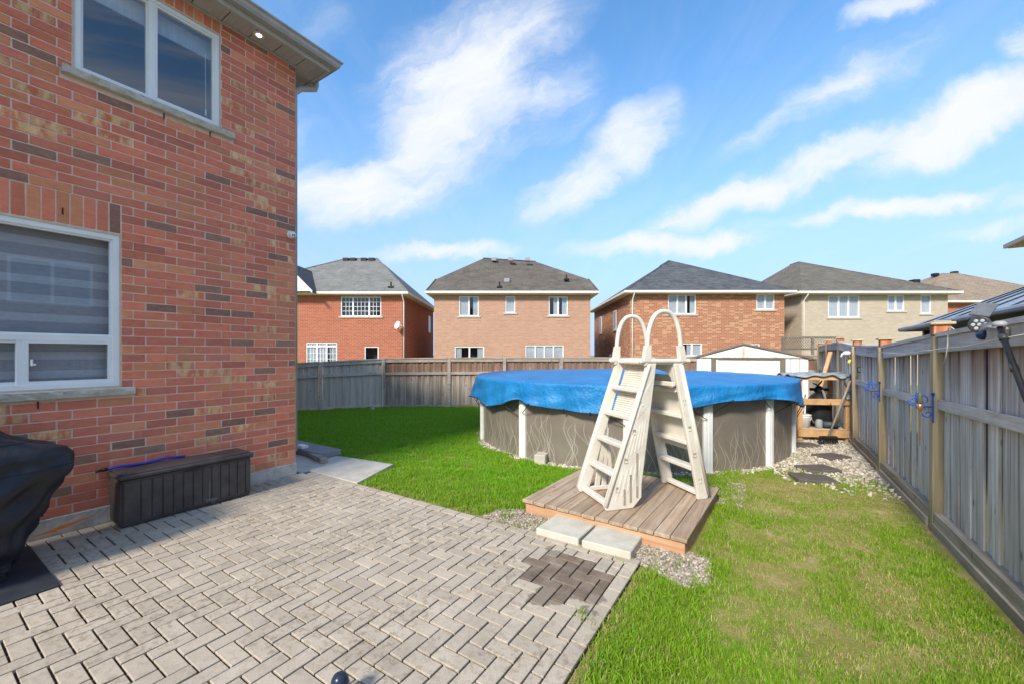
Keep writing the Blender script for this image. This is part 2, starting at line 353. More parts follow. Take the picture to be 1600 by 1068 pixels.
FENCEB = woodmat('brown_fence_wood', [(.20,.15,.115),(.42,.345,.285),(.64,.56,.48)], (.21,.12,.08), (.70,1.20), .24)
FENCEG = woodmat('grey_fence_wood', [(.42,.37,.32),(.58,.525,.47),(.68,.62,.56)], None, jit=.10)
RAILW = woodmat('rail_wood', [(.36,.31,.27),(.58,.52,.475),(.74,.68,.63)], None, jit=.12, streak=(22,.9,22))
RAILB = woodmat('brown_rail_wood', [(.24,.195,.155),(.40,.34,.285),(.52,.46,.40)], None, jit=.12, streak=(2,2,22))
POSTW = woodmat('post_wood', [(.34,.25,.14),(.54,.41,.25),(.66,.52,.35)], None, jit=.1, streak=(20,20,.8), low=(.24,.22,.13))
CEDAR = woodmat('cedar_post_top', [(.30,.085,.04),(.45,.17,.085),(.62,.40,.27)], None, jit=.1, streak=(30,30,2), knots=False)
CAPW = woodmat('post_cap_wood', [(.36,.31,.18),(.48,.42,.28),(.55,.50,.36)], None, jit=.12, streak=(12,12,12), knots=False)
TIMBER = woodmat('landscape_timber', [(.20,.16,.115),(.36,.30,.23),(.50,.44,.35)], None, jit=.12, streak=(18,.8,18))
DECKW = woodmat('deck_wood', [(.26,.175,.115),(.41,.305,.215),(.52,.415,.315)], None, jit=.13, streak=(20,.8,20))
PINE = woodmat('pine_frame', [(.46,.25,.11),(.58,.35,.17),(.66,.44,.24)], None, jit=.1, streak=(6,6,6), rough=.7)
SKIRT = woodmat('deck_skirt_wood', [(.42,.22,.12),(.52,.30,.17),(.58,.37,.23)], None, jit=.08, streak=(.8,16,16))
# ------------------------------------------------------------------ ground, grass, paving
def zg(x, y):
    Y = depth(x, y); return -.035 - .0145*min(max(Y-4.5, 0), 10)
POOLC = (2.82, 5.66); POOLR = 3.06
def soil():
    m, nt, b = newmat('lawn_soil'); pos = N(nt, 'ShaderNodeNewGeometry').outputs['Position']
    c = ramp(nt, noise(nt, pos, 3.0, 7, .65), [(.3,(.17,.23,.03)),(.5,(.30,.29,.08)),(.7,(.50,.40,.20))])
    c = mixc(nt, maprange(nt, noise(nt, pos, 45, 4, .7), .35, .7, 0, .45), c, (.16,.11,.06))
    LK(nt, c, b.inputs['Base Color']); b.inputs['Roughness'].default_value = 1; b.inputs['Specular IOR Level'].default_value = .05
    bump(nt, b, noise(nt, pos, 60, 5, .7), .8, .02); return m
def build_ground():
    a = np.concatenate([[-600,-250,-120,-60,-35], np.arange(-24, 30.1, .75), [40,60,120,250,600]])
    b = np.concatenate([[-600,-250,-120,-60,-25], np.arange(-12, 42.1, .75), [60,120,250,600]])
    v = [(x, y, zg(x, y)) for y in b for x in a]; n = len(a)
    f = [(j*n+i, j*n+i+1, (j+1)*n+i+1, (j+1)*n+i) for j in range(len(b)-1) for i in range(n-1)]
    me = bpy.data.meshes.new('ground'); me.from_pydata(v, [], f); me.materials.append(soil())
    me.polygons.foreach_set('use_smooth', [True]*len(f))
    tag(link('ground', me), 'lawn soil and ground of the yards and beyond', None, kind='structure')
build_ground()

def pavermat():
    m, nt, b = newmat('concrete_paver'); pos = N(nt, 'ShaderNodeNewGeometry').outputs['Position']
    c = ramp(nt, noise(nt, pos, 4, 6, .6), [(.3,(.45,.38,.295)),(.7,(.56,.48,.385))])
    c = value_jitter(nt, c, .10)
    c = mixc(nt, maprange(nt, noise(nt, pos, 210, 3, .7), .35, .72, 0, .5), c, (.16,.14,.12))
    c = mixc(nt, maprange(nt, noise(nt, pos, 300, 2, .7), .66, .75, 0, .6), c, (.66,.64,.60))
    # brown dirt smears left by standing water
    d = noise(nt, pos, 1.1, 4, .55); d2 = noise(nt, pos, 20, 6, .75)
    sm = math_(nt, 'MULTIPLY', maprange(nt, d, .42, .56), maprange(nt, d2, .49, .61))
    c = mixc(nt, math_(nt, 'MULTIPLY', sm, .6), c, (.20,.14,.09))
    # the wet patch near the far right corner: a splash with its own ragged outline
    wv = N(nt, 'ShaderNodeVectorMath'); wv.operation = 'ADD'; LK(nt, pos, wv.inputs[0])
    nn = N(nt, 'ShaderNodeTexNoise'); LK(nt, pos, nn.inputs[0]); nn.inputs['Scale'].default_value = 7; nn.inputs['Detail'].default_value = 7
    sc = N(nt, 'ShaderNodeVectorMath'); sc.operation = 'MULTIPLY_ADD'; LK(nt, nn.outputs['Color'], sc.inputs[0]); sc.inputs[1].default_value = (.42,.42,0); sc.inputs[2].default_value = (-.21,-.21,0)
    LK(nt, sc.outputs[0], wv.inputs[1])
    tot = None
    for (x, y, rx, ry, an) in ((4.24,-.33,.27,.23,-40), (4.10,-.09,.17,.11,-30), (4.46,-.42,.13,.14,-30), (4.30,-.62,.10,.09,0), (4.46,-1.62,.06,.06,0), (4.58,-.62,.04,.07,0)):
        mp = N(nt, 'ShaderNodeMapping'); mp.vector_type = 'TEXTURE'; LK(nt, wv.outputs[0], mp.inputs[0]); mp.inputs['Location'].default_value = (x, y, 0); mp.inputs['Rotation'].default_value = (0,0,R(an)); mp.inputs['Scale'].default_value = (rx, ry, 1000)
        ln = N(nt, 'ShaderNodeVectorMath'); ln.operation = 'LENGTH'; LK(nt, mp.outputs[0], ln.inputs[0]); q = maprange(nt, ln.outputs['Value'], .86, 1.06, 1, 0)
        tot = q if tot is None else math_(nt, 'MAXIMUM', tot, q)
    c = mixc(nt, math_(nt, 'MULTIPLY', tot, .66), c, (.15,.11,.075))
    LK(nt, c, b.inputs['Base Color']); LK(nt, maprange(nt, tot, 0, 1, .93, .55), b.inputs['Roughness']); b.inputs['Specular IOR Level'].default_value = .25
    bump(nt, b, noise(nt, pos, 150, 4, .7), .45, .004); return m
PAVER = pavermat()
PAVERWET = mat('soaked_paver', [(.13,.092,.064),(.19,.14,.10),(.27,.215,.165)], 7, .6, bmp=.4, bscale=150, jit=.14, spec=.35)
SAND = mat('joint_sand', [(.028,.020,.013),(.055,.042,.027),(.045,.05,.02)], 9, 1, bmp=.8, bscale=80, bdist=.01)
PX0, PX1, PY0, PY1 = .0, 4.69, -7.5, .20
patio = link('patio', MB().box(PX0, PX1-.004, PY0, PY1-.004, -.30, -.015).mesh('patio', SAND)); tag(patio, 'patio bedding with dark sand joints under the pavers', kind='structure')
def build_pavers():
    w = .1045; g = .0056; cells = []
    x1, y1 = PX1-w, PY1-w                                   # herringbone field inside a border course
    for i in range(-90, 120):
        for j in range(-60, 60):
            ox, oy = i+2*j, i-2*j
            for (a, b, c, d) in ((0,0,2,1), (0,1,1,3)):
                xa, ya, xb, yb = (ox+a)*w+.013, (oy+b)*w-.02, (ox+c)*w+.013, (oy+d)*w-.02
                xa, xb, ya, yb = max(xa, .02), min(xb, x1), max(ya, PY0), min(yb, y1)
                if xb-xa > .03 and yb-ya > .03: cells.append((xa+g, xb-g, ya+g, yb-g))
    y = y1
    while y > PY0: cells.append((x1+g, PX1-g, y-.209+g, y-g)); y -= .209
    x = PX1
    while x > .1: cells.append((max(x-.209, .02)+g, x-g, y1+g, PY1-g)); x -= .209
    cells = [c for c in cells if not (c[0] < 1.28 and c[3] < -2.44 and c[1] > -1 and c[2] < -3.9+1.3 and False)]
    sc = []
    for c in cells:
        p = proj((c[0]+c[1])/2, (c[2]+c[3])/2, 0)
        area = 0
        if p and -30 < p[0] < 1630 and p[1] < 1085: area = (c[1]-c[0])*(c[3]-c[2])*1.665/p[2]**3
        sc.append(area)
    sc = [a*(1.6 if math.hypot((c[0]+c[1])/2-4.27, (c[2]+c[3])/2+.3) < .4 else 1) for a, c in zip(sc, cells)]
    order = np.argsort(-np.array(sc)); top = set(order[:300].tolist())
    rest = MB(); cache = {}
    for k, c in enumerate(cells):
        jz = random.gauss(0, .0011); tx, ty = random.gauss(0, .004), random.gauss(0, .004)
        cx, cy, hx, hy = (c[0]+c[1])/2, (c[2]+c[3])/2, (c[1]-c[0])/2, (c[3]-c[2])/2
        if k in top:
            key = (round(hx, 3), round(hy, 3))
            if key not in cache: cache[key] = MB().cbox(-hx, hx, -hy, hy, -.05, 0, .0026).mesh('paver', PAVER)
            wet = math.hypot((cx-4.27)/.31, (cy+.30)/.27) < 1.0 and cx < x1
            if wet: key = key+('wet',); cache.setdefault(key, MB().cbox(-hx, hx, -hy, hy, -.05, 0, .0026).mesh('paver', PAVERWET))
            o = link('paver', cache[key], patio, (cx, cy, jz)); o.rotation_euler = (tx, ty, random.gauss(0, .004))
        else:
            m = MB().cbox(-hx, hx, -hy, hy, -.05, 0, .0026).xf(Matrix.Translation((cx, cy, jz)) @ Matrix.Rotation(tx, 4, 'X') @ Matrix.Rotation(ty, 4, 'Y'))
            b = len(rest.v); rest.v += m.v; rest.f += [tuple(b+i for i in q) for q in m.f]; rest.m += m.m
    o = link('paving', rest.mesh('paving', PAVER), patio); o['kind'] = 'stuff'
build_pavers()
# concrete walk round the house corner, slate strip and timber beside it
walk = link('walkway', MB().prism([(-.02,.21),(1.06,.21),(.74,1.08),(-.32,.95),(-2.6,.80),(-2.6,.08),(-.02,.08)], lambda a, b, t: (a, b, t), -.12, .004).mesh('walkway', CONC)); tag(walk, 'pale concrete walkway slab at the corner of the brick house', kind='structure'); add_bevel(walk, .008)
t = link('landscape_timber', MB().cbox(-1.7, -.20, .10, .20, .005, .085, .01).xf(Matrix.Translation((0,.35,0)) @ Matrix.Rotation(R(-12), 4, 'Z')).mesh('timber', TIMBER)); tag(t, 'weathered timber edging lying by the house corner on the walkway', 'timber')
sl = link('step_slab', MB().cbox(-2.4, -.42, .62, 1.0, .004, .10, .01).mesh('slab', mat('grey_slab', [(.20,.20,.21),(.30,.30,.31)], 6, .9, bscale=60))); tag(sl, 'grey stone slab behind the timber at the house corner', 'slab')
o = link('downspout_shoe', MB().cbox(-1.12, -.93, .62, .74, .10, .155, .01).mesh('shoe', VINYL)); tag(o, 'small white downspout outlet block lying on the grey slab', 'drain')
o = link('rubber_mat', MB().cbox(.16, 1.28, -4.2, -2.42, .002, .014, .003).mesh('mat', mat('black_mat', [(.018,.022,.03),(.04,.045,.055)], 5, .55, bmp=.15, bscale=12))); tag(o, 'dark rubber mat lying under the covered barbecue', 'mat')

# ---- grass: numpy scattered tufts, instanced
def in_poly(px, py, poly):
    inside = np.zeros(px.shape, bool); n = len(poly)
    for i in range(n):
        x1, y1 = poly[i]; x2, y2 = poly[(i+1) % n]
        c = ((y1 > py) != (y2 > py)) & (px < (x2-x1)*(py-y1)/(y2-y1+1e-12)+x1); inside ^= c
    return inside
DECK = [(3.30,.66),(5.06,.50),(5.06,2.18),(3.36,2.18)]
GRAVEL_PATH = [(5.62,3.7),(5.85,3.35),(6.1,3.45),(6.4,3.15),(6.6,3.3),(6.88,2.9),(6.95,7.6),(6.6,9.6),(5.2,9.8),(5.9,7.0),(5.95,5.0),(5.6,4.0)]
GRAVEL_A = [(3.02,.26),(3.72,.20),(3.74,.70),(3.30,.66),(3.1,.55)]
GRAVEL_B = [(4.62,.22),(5.06,.02),(5.20,.16),(5.15,.60),(4.6,.60)]
def dryness(x, y):
    r = np.random.default_rng(3); d = np.zeros(x.shape)
    for cx, cy, rx, ry, s in [(5.75,3.0,.55,.5,1.0),(6.2,2.3,.3,.5,.6),(5.5,2.2,.5,.3,.6),(5.65,1.2,.25,.3,.7),(6.25,.75,.2,.5,.8),(5.6,.55,.22,.3,.9),(6.1,1.6,.3,.25,.7),(5.85,-.1,.35,.35,.7),(6.5,.3,.3,.3,.5),(6.6,2.9,.3,.5,.8),(5.35,.0,.2,.3,.4),(5.9,-.8,.3,.3,.5)]:
        d = np.maximum(d, s*np.exp(-(((x-cx)/rx)**2+((y-cy)/ry)**2)))
    for k in range(70):
        cx, cy, s = r.uniform(5.2, 6.95), r.uniform(-1.5, 3.6), r.uniform(.05, .17)
        d = np.maximum(d, r.uniform(.3, .95)*np.exp(-(((x-cx)/s)**2+((y-cy)/(s*r.uniform(.6,1.5)))**2)))
    for k in range(60):                                     # dry rim along the patio edge
        cx = r.uniform(1.1, 3.4); d = np.maximum(d, r.uniform(.3,.9)*np.exp(-(((x-cx)/.09)**2+((y-.24)/.06)**2)))
        cy = r.uniform(-2.5, .2); d = np.maximum(d, r.uniform(.2,.7)*np.exp(-(((x-4.74)/.05)**2+((y-cy)/.1)**2)))
    return np.clip(d*1.2-.16, 0, 1)
def grassmat():
    m, nt, b = newmat('grass_blade'); at = N(nt, 'ShaderNodeAttribute'); at.attribute_type = 'INSTANCER'; at.attribute_name = 'dry'
    lu = N(nt, 'ShaderNodeAttribute'); lu.attribute_type = 'INSTANCER'; lu.attribute_name = 'lush'
    g = N(nt, 'ShaderNodeNewGeometry'); pos = g.outputs['Position']
    r = g.outputs['Random Per Island']
    c = ramp(nt, r, [(0,(.13,.26,.012)),(.45,(.21,.38,.020)),(.85,(.30,.47,.034)),(1,(.46,.50,.11))])
    c2 = ramp(nt, r, [(0,(.12,.32,.008)),(.5,(.19,.45,.014)),(1,(.30,.56,.028))])
    c = mixc(nt, lu.outputs['Fac'], c, c2)
    c = mixc(nt, maprange(nt, noise(nt, pos, 1.7, 4, .6), .38, .68, 0, .5), c, (.25,.38,.018))
    dcol = ramp(nt, r, [(0,(.30,.17,.08)),(.5,(.56,.43,.19)),(1,(.72,.60,.34))])
    fac = math_(nt, 'GREATER_THAN', math_(nt, 'ADD', at.outputs['Fac'], .02), math_(nt, 'FRACT', math_(nt, 'MULTIPLY', r, 17.3)))
    c = mixc(nt, fac, c, dcol)
    LK(nt, c, b.inputs['Base Color']); b.inputs['Roughness'].default_value = .55; b.inputs['Specular IOR Level'].default_value = .3
    tr = N(nt, 'ShaderNodeBsdfTranslucent'); LK(nt, c, tr.inputs[0]); ms = N(nt, 'ShaderNodeMixShader'); ms.inputs[0].default_value = .35
    LK(nt, b.outputs[0], ms.inputs[1]); LK(nt, tr.outputs[0], ms.inputs[2]); LK(nt, ms.outputs[0], nt.nodes['Material Output'].inputs[0]); return m
def tuft(k, nb, rad, h):
    r = random.Random(k); mb = MB()
    for i in range(nb):
        a = r.uniform(0, 6.283); d = rad*math.sqrt(r.random()); x, y = d*math.cos(a), d*math.sin(a)
        fa = r.uniform(0, 6.283); w = r.uniform(.0016, .0030); L = h*r.uniform(.5, 1.15); lean = r.uniform(.15, .95)
        la = r.uniform(0, 6.283); dx, dy = math.cos(la)*lean*L, math.sin(la)*lean*L; wx, wy = math.cos(fa)*w, math.sin(fa)*w
        b = len(mb.v)
        mb.v += [(x-wx,y-wy,-.01),(x+wx,y+wy,-.01),(x+dx*.38+wx*.8,y+dy*.38+wy*.8,L*.62),(x+dx*.38-wx*.8,y+dy*.38-wy*.8,L*.62),(x+dx,y+dy,L*(1.0-.25*lean))]
        mb.f += [(b,b+1,b+2,b+3),(b+3,b+2,b+4)]; mb.m += [0,0]
    return mb
def build_grass():
    n = 230000
    x = rng.uniform(-9.5, 7.05, n); y = rng.uniform(-2.6, 15, n)
    Y = -(x-CAM[0])*sY + (y-CAM[1])*cY; X = (x-CAM[0])*cY + (y-CAM[1])*sY
    keep = (Y > 1.55) & (np.abs(X) < 1.42*Y+.4)
    dens = np.where(Y < 3.6, 1.0, np.where(Y < 6, .75, .42)); keep &= rng.random(n) < dens
    keep &= ~((x > -20) & (x < PX1+.02) & (y < PY1+.015))
    keep &= ~((x < .03) & (y < .05)) & ~in_poly(x, y, [(-.02,.05),(1.04,.21),(.72,1.05),(-.32,.93),(-2.6,.78),(-2.6,0)])
    keep &= ((x-POOLC[0])**2+(y-POOLC[1])**2) > (POOLR+.13+.08*np.sin(np.arctan2(y-POOLC[1], x-POOLC[0])*11))**2
    keep &= ~in_poly(x, y, DECK)
    for g in (GRAVEL_PATH, GRAVEL_A, GRAVEL_B): keep &= ~in_poly(x, y, g) | (rng.random(n) < np.where(g is GRAVEL_PATH, np.clip(.05+(4.6-y)*.40, .02, .6), .04))
    keep &= ~((x > 3.72) & (x < 4.62) & (y > .1) & (y < .66))
    keep &= x < 6.80
    keep &= ~((X > 4.6) & (Y > 10.2) & (Y < 13) & (X < 8)) & (Y < 14.6)
    keep &= ~((x > 5.0) & (y > 4.2)) | (rng.random(n) < .25)
    x, y, Y = x[keep], y[keep], Y[keep]
    wx = np.array([3.74,3.76,4.10,4.16,4.17,4.52,4.60,4.62,3.45,3.30,4.585,4.59,4.585,1.10,.80])+rng.normal(0,.012,15); wy = np.array([.17,.22,.15,.45,.16,.16,.14,.30,.16,.23,-.72,-.75,-1.55,.24,.98])+rng.normal(0,.008,15)
    x, y, Y = np.r_[x, wx], np.r_[y, wy], np.r_[Y, np.full(15, 4.0)]
    d = dryness(x, y); d = np.clip(d*rng.uniform(.35, 1.6, len(d)), 0, 1); d[-15:] = 0; k2 = rng.random(len(x)) > d*.38; x, y, Y, d = x[k2], y[k2], Y[k2], d[k2]
    lush = np.clip((4.9-x)/.7, 0, 1); lush *= np.clip((y-.35)/1.0, .3, 1)
    lush = np.where(y < .3, 0.25, lush)
    # the lawn is clumpy: height follows a slow random field
    fld = sum(np.sin(x*a+ph)*np.sin(y*b+ph*1.7) for a, b, ph in ((2.1,1.7,.3),(4.3,3.9,1.9),(7.7,8.3,4.1)))/3
    sc = (1.0+.32*fld)*rng.uniform(.7, 1.25, len(x))*np.where(x > 4.7, np.where(x < 5.25, .95, .68), 1.0)*(1-.62*np.clip(d*1.3,0,1))*np.where(Y > 7, 1.15, 1)
    z = np.array([zg(a, b) for a, b in zip(x, y)])
    me = bpy.data.meshes.new('grass'); me.from_pydata(np.c_[x, y, z].tolist(), [], [])
    for nm, arr in (('dry', d), ('lush', lush), ('sc', sc), ('rot', rng.uniform(0, 6.283, len(x)))):
        at = me.attributes.new(nm, 'FLOAT', 'POINT'); at.data.foreach_set('value', arr.astype(np.float32))
    gm = grassmat(); me.materials.append(gm)
    o = tag(link('grass', me), 'lawn grass, lush green on the left and patchy with straw on the right', kind='stuff')
    col = bpy.data.collections.new('tuft_sources')
    for k in range(6):
        t = bpy.data.objects.new('tuft', tuft(k, 26, .062, .050 if k < 4 else .070).mesh('tuft', gm)); col.objects.link(t)
    ng = bpy.data.node_groups.new('scatter', 'GeometryNodeTree')
    ng.interface.new_socket('Geometry', in_out='INPUT', socket_type='NodeSocketGeometry'); ng.interface.new_socket('Geometry', in_out='OUTPUT', socket_type='NodeSocketGeometry')
    gi = ng.nodes.new('NodeGroupInput'); go = ng.nodes.new('NodeGroupOutput')
    ip = ng.nodes.new('GeometryNodeInstanceOnPoints'); ci = ng.nodes.new('GeometryNodeCollectionInfo'); ci.inputs[0].default_value = col; ci.inputs[1].default_value = True; ci.inputs[2].default_value = True
    ip.inputs['Pick Instance'].default_value = True
    def attr(nm):
        a = ng.nodes.new('GeometryNodeInputNamedAttribute'); a.data_type = 'FLOAT'; a.inputs[0].default_value = nm; return a.outputs[0]
    cx = ng.nodes.new('ShaderNodeCombineXYZ'); ng.links.new(attr('rot'), cx.inputs[2])
    ng.links.new(gi.outputs[0], ip.inputs['Points']); ng.links.new(ci.outputs[0], ip.inputs['Instance'])
    ng.links.new(cx.outputs[0], ip.inputs['Rotation']); ng.links.new(attr('sc'), ip.inputs['Scale'])
    ng.links.new(ip.outputs[0], go.inputs[0])
    md = o.modifiers.new('scatter', 'NODES'); md.node_group = ng
    print('grass tufts', len(x))
build_grass()

# ---- gravel
def pebbles(name, pts, label, cols, smin, smax, kind='stuff'):
    ico = [(0,0,1),(.89,0,.45),(.28,.85,.45),(-.72,.53,.45),(-.72,-.53,.45),(.28,-.85,.45),(.72,.53,-.45),(-.28,.85,-.45),(-.89,0,-.45),(-.28,-.85,-.45),(.72,-.53,-.45),(0,0,-1)]
    fc = [(0,1,2),(0,2,3),(0,3,4),(0,4,5),(0,5,1),(1,6,2),(2,7,3),(3,8,4),(4,9,5),(5,10,1),(2,6,7),(3,7,8),(4,8,9),(5,9,10),(1,10,6),(11,7,6),(11,8,7),(11,9,8),(11,10,9),(11,6,10)]
    mb = MB()
    for (x, y) in pts:
        s = random.uniform(smin, smax); M = Matrix.Translation((x, y, zg(x, y)+s*.35+random.uniform(0, .012))) @ Matrix.Rotation(random.uniform(0, 6.28), 4, (random.random()-.5, random.random()-.5, random.random()+.1)) @ Matrix.Diagonal((s*random.uniform(.7,1.3), s*random.uniform(.7,1.3), s*random.uniform(.45,.8), 1))
        b = len(mb.v)
        mb.v += [tuple(M @ Vector([c*random.uniform(.78,1.15) for c in p])) for p in ico]; mb.f += [tuple(b+i for i in q) for q in fc]; mb.m += [0]*20
    return tag(link(name, mb.mesh(name, cols)), label, kind=kind)
def pebmat(name, cols):
    m, nt, b = newmat(name); c = ramp(nt, rnd01(nt), cols); c = mixc(nt, maprange(nt, noise(nt, N(nt,'ShaderNodeNewGeometry').outputs['Position'], 90, 4), .4, .7, 0, .4), c, (.30,.27,.22))
    LK(nt, c, b.inputs['Base Color']); b.inputs['Roughness'].default_value = .85; return m
def scatter(poly, n):
    p = np.array(poly); x = rng.uniform(p[:,0].min(), p[:,0].max(), n); y = rng.uniform(p[:,1].min(), p[:,1].max(), n); k = in_poly(x, y, poly); return list(zip(x[k], y[k]))
WHITEP = pebmat('white_gravel', [(0,(.20,.165,.12)),(.3,(.36,.31,.24)),(.65,(.52,.465,.38)),(1,(.70,.65,.56))]); GREYP = pebmat('mixed_gravel', [(0,(.14,.115,.09)),(.4,(.29,.235,.19)),(.75,(.43,.345,.27)),(1,(.60,.54,.47))])
pts = [p for p in scatter(GRAVEL_PATH, 15000) if math.hypot(p[0]-POOLC[0], p[1]-POOLC[1]) > POOLR and (random.random() < .85 if p[1] > 4.6 else random.random() < ((p[1]-2.9)/1.9)**1.3)]
for k in range(4200):
    a = random.uniform(0, 6.283); r = POOLR+abs(random.gauss(0, .07)); x, y = POOLC[0]+r*math.cos(a), POOLC[1]+r*math.sin(a)
    if y < 7.5: pts.append((x, y))
pebbles('white_gravel', pts, 'white gravel path beside the right fence and round the pool base', WHITEP, .010, .026)
pebbles('mixed_gravel', scatter(GRAVEL_A, 2600)+scatter(GRAVEL_B, 2800)+scatter([(4.1,2.0),(5.3,2.0),(5.3,3.0),(4.1,2.9)], 3000), 'loose mixed gravel around the small deck and stepping slabs', GREYP, .007, .016)
mb = MB()
for poly, z in (([(5.8,4.5),(6.1,4.2),(6.5,4.35),(6.9,3.9),(6.95,7.6),(6.6,9.6),(5.2,9.8),(5.9,7.0),(5.97,5.2)], .006), (GRAVEL_A, .005), (GRAVEL_B, .005)): mb.face([(x, y, zg(x, y)+z) for x, y in poly])
gb = tag(link('gravel_bed', mb.mesh('gravel_bed', mat('gravel_bed', [(.20,.17,.12),(.42,.38,.31),(.58,.55,.48)], 22, 1, bmp=.8, bscale=60, bdist=.015))), 'packed gravel bed under the loose stones', kind='structure')
STEPM = mat('dark_paver_stone', [(.085,.07,.06),(.14,.12,.105)], 7, .9, bmp=.4, bscale=60)
for cx, cy, rz, lab in ((6.10,6.35,28,'farthest dark paving slab in the white gravel by the pump box'), (6.42,5.45,50,'third dark stepping slab, askew near the right fence'), (6.15,4.36,38,'second dark stepping slab in the white gravel with grass on it'), (6.05,3.72,20,'nearest dark stepping slab at the lawn end of the gravel path')):
    o = link('stepping_stone', MB().cbox(-.24,.24,-.17,.17,-.03,.045,.012).mesh('stepping_stone', STEPM), None, (cx, cy, zg(cx, cy)+.008)); o.rotation_euler = (R(random.uniform(-2,2)), R(random.uniform(-2,2)), R(rz)); tag(o, lab, 'stepping stone', 'dark stepping stones in the gravel')
SLABM = mat('pale_concrete_slab', [(.46,.42,.34),(.60,.56,.47)], 6, .92, bmp=.4, bscale=80)
for cx, rz, lab in ((3.945, 0, 'left pale concrete slab between patio and deck'), (4.395, 1.2, 'right pale concrete slab between patio and deck')):
    o = link('step_slab', MB().cbox(-.212,.212,-.235,.235,-.09,0,.008).mesh('step_slab', SLABM), None, (cx, .40, .052)); o.rotation_euler = (R(-1.5), 0, R(rz)); tag(o, lab, 'slab', 'concrete slabs before the deck')
# small stones on the lawn
o = link('concrete_block', MB().cbox(-.09,.09,-.13,.13,0,.16,.012).mesh('block', CONC), None, (2.50, 2.55, zg(2.5,2.5))); o.rotation_euler[2] = R(15); tag(o, 'rough concrete block standing against the pool wall', 'block')
for (X, Y, s, lab) in ((-5.75,13.3,.09,'pale stone marker standing on the lawn by the grey fence'), ):
    x, y = W((573-582)/632*0 + (582-800)/632*13.2, 13.2); o = link('lawn_marker', MB().cbox(-.05,.05,-.05,.05,0,.17,.01).mesh('marker', CONC), None, (x, y, zg(x, y))); tag(o, lab, 'marker')
# ------------------------------------------------------------------ the brick house on the left
def wall_holes(mb, a0, a1, z0, z1, holes, fn, rev=.10):
    """wall sheet in a (a,z) plane with rectangular openings and their reveals; fn(a,z,depth)->xyz"""
    A = sorted({a0, a1, *[h[0] for h in holes], *[h[1] for h in holes]}); Z = sorted({z0, z1, *[h[2] for h in holes], *[h[3] for h in holes]})
    for i in range(len(A)-1):
        for j in range(len(Z)-1):
            ca, cz = (A[i]+A[i+1])/2, (Z[j]+Z[j+1])/2
            if any(h[0] < ca < h[1] and h[2] < cz < h[3] for h in holes): continue
            mb.face([fn(A[i],Z[j],0), fn(A[i+1],Z[j],0), fn(A[i+1],Z[j+1],0), fn(A[i],Z[j+1],0)])
    for (h0, h1, k0, k1) in holes:
        for p, q in (((h0,k0),(h0,k1)), ((h0,k1),(h1,k1)), ((h1,k1),(h1,k0)), ((h1,k0),(h0,k0))):
            mb.face([fn(p[0],p[1],0), fn(q[0],q[1],0), fn(q[0],q[1],rev), fn(p[0],p[1],rev)])
LOWW = (-3.62, -1.80, 1.335, 2.87); UPW = (-2.13, -.915, 4.365, 5.49)
FZ = .165; COURSE = .0887; EAVE = 5.66
house = thing('brick_house', 'red brick house with white windows along the left of the patio', 'house', (0,0,0))
# behind the face brick: mortar wall with openings; plain brick on the far side
mb = MB(); wall_holes(mb, -14, 0, FZ, EAVE+.03, [LOWW, UPW], lambda a, z, d: (-.0055-d, a, z), .12)
part('wall', mb, MORTAR, house)
SIDEB = farbrick('side_brick', (.33,.085,.06), (.26,.075,.058), (.45,.35,.31), (.11,.07,.06))
mb = MB(); mb.face([(0,-.009,FZ),(-10,-.009,FZ),(-10,-.009,EAVE),(0,-.009,EAVE)]); mb.face([(-10,0,FZ),(-10,-14,FZ),(-10,-14,EAVE),(-10,0,EAVE)]); mb.face([(-10,-14,FZ),(0,-14,FZ),(0,-14,EAVE),(-10,-14,EAVE)])
part('side_wall', mb, SIDEB, house, uv=True)
mb = MB().cbox(-10, .012, -14, .012, -.3, FZ-.004, .006); part('foundation', mb, FOUND, house)
mb = MB(); mb.face([(.016,-2.40,.028),(.016,-2.20,.075),(.016,-1.98,.105),(.016,-2.12,.062),(.016,-2.25,.035)]); part('spray_mark', mb, mat('orange_spray_paint', [(.75,.20,.02),(.85,.28,.04)], 9, .8), house)
